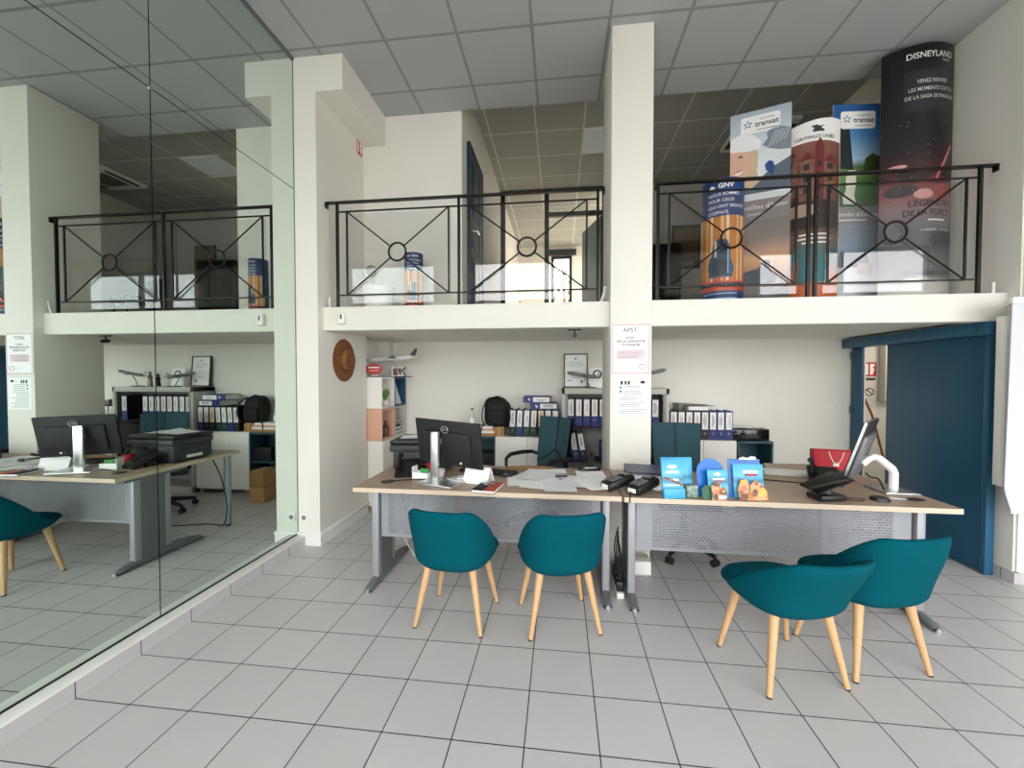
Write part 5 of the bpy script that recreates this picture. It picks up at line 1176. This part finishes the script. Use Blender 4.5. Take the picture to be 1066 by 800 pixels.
for sx in (-1, 1):
    for sy in (-1, 1): b = B(); b.cyl((sx*.18, sy*.18, 0), (sx*.18, sy*.18, .38), .014, m=BLACK, n=10); b.build('leg', t)
t = thing('air_conditioner', 'white ceiling air-conditioning cassette above the advertising columns', 'air conditioner', (4.72, 4.13, Z_REAR))
b = B(); b.box(-.35, .35, -.35, .35, -.05, .0, WHITE, .01); b.build('cover', t)
for s in (-1, 1): b = B(); b.box(s*.30-.03, s*.30+.03, -.25, .25, -.056, -.049, BLACK); b.build('air_slot', t)
b = B(); b.box(-.2, .2, -.2, .2, -.054, -.05, STEELD); b.build('intake_grille', t)
t = thing('ceiling_panel', 'unlit square panel light in the rear mezzanine ceiling by the pillar', 'ceiling light', (2.76, 4.05, Z_REAR)); b = B(); b.box(-.29, .29, -.29, .29, -.012, 0, WHITE); b.build('frame', t); b = B(); b.box(-.275, .275, -.275, .275, -.015, -.011, mat('opal_diffuser', '#dfe2ea', .4)); b.build('diffuser', t)
FILLP = emis('fill_diffuser', '#fff6e8', 32)  # glow for two panels added out of view to brighten the far room
for i, (x, y, lb) in enumerate(((3.6, 6.5, 'added unseen panel brightening the far room, nearer one'), (3.9, 7.6, 'added unseen panel brightening the far room, further one'))):
    t = thing('ceiling_panel', lb, 'ceiling light', (x, y, Z_REAR)); b = B(); b.box(-.29, .29, -.29, .29, -.012, 0, WHITE); b.build('frame', t); b = B(); b.box(-.275, .275, -.275, .275, -.015, -.011, FILLP); b.build('diffuser', t)
def bush():
    t = thing('garden_bush', 'leafy green bush outside the far window behind the mezzanine', 'bush', (2.25, 10.0, 1.5)); random.seed(2)
    b = B()
    for k in range(500):
        c_ = Vector((random.uniform(-1, 1), random.uniform(-.4, .4), random.uniform(.2, 3.0))); a = Vector((random.gauss(0, 1), random.gauss(0, 1), random.gauss(0, 1))).normalized(); u = a.orthogonal().normalized()*.11; w_ = a.cross(u).normalized()*.06
        b.poly([c_-u, c_-w_, c_+u, c_+w_], GREEN)
    b.build('leaves', t, flip=False); b = B(); b.tube([(0, 0, 0), (.05, 0, 1.5), (0, 0, 3)], [.08, .06, .03], BRN); b.build('stem', t)
bush()
sbox('garden_ground', 0, 6, 8.8, 14, 1.3, 1.5, m=mat('lawn', '#6a7d4a', .9))

# ================================================================== LIGHT, WORLD, CAMERA
W = bpy.data.worlds.new('World'); SC.world = W; W.use_nodes = True
bg = W.node_tree.nodes['Background']; bg.inputs[0].default_value = (.97, .985, 1., 1); bg.inputs[1].default_value = 3.2
def portal(name, loc, rot, sx, sy):
    l = bpy.data.lights.new(name, 'AREA'); l.shape = 'RECTANGLE'; l.size = sx; l.size_y = sy; l.cycles.is_portal = True
    o = bpy.data.objects.new(name, l); COL.objects.link(o); o.location = loc; o.rotation_euler = rot
for i, (x0, x1, z1) in enumerate(((.3, 2.3, 3.98), (2.75, 5.7, 3.15), (6.1, 9.15, 3.98))):
    portal('window_portal', ((x0+x1)/2, -3.52, z1/2), (PI/2, 0, 0), x1-x0, z1)
portal('window_portal', (2.2, 8.7, 3.25), (-PI/2, 0, 0), .5, 2.3)
l = bpy.data.lights.new('lobby_fill', 'POINT'); l.energy = 11; l.shadow_soft_size = .12; l.color = (1, .93, .84)  # unseen fill light added so the lobby behind the sliding door isn't black
o = bpy.data.objects.new('lobby_fill', l); COL.objects.link(o); o.location = (6.4, 2.8, 2.0)

cam = bpy.data.cameras.new('Camera'); co = bpy.data.objects.new('Camera', cam); COL.objects.link(co)
cam.sensor_width = 36; cam.lens = 425.67/1066*36; cam.shift_x = .0013; cam.shift_y = .0015; cam.clip_start = .05
co.location = (2.1687, -1.6041, 1.4945); co.rotation_euler = (PI/2-.0235, 0, .1201)
SC.camera = co
SC.view_settings.view_transform = 'Standard'; SC.view_settings.look = 'None'; SC.view_settings.gamma = 1
SC.view_settings.use_curve_mapping = False; SC.view_settings.exposure = 1.22
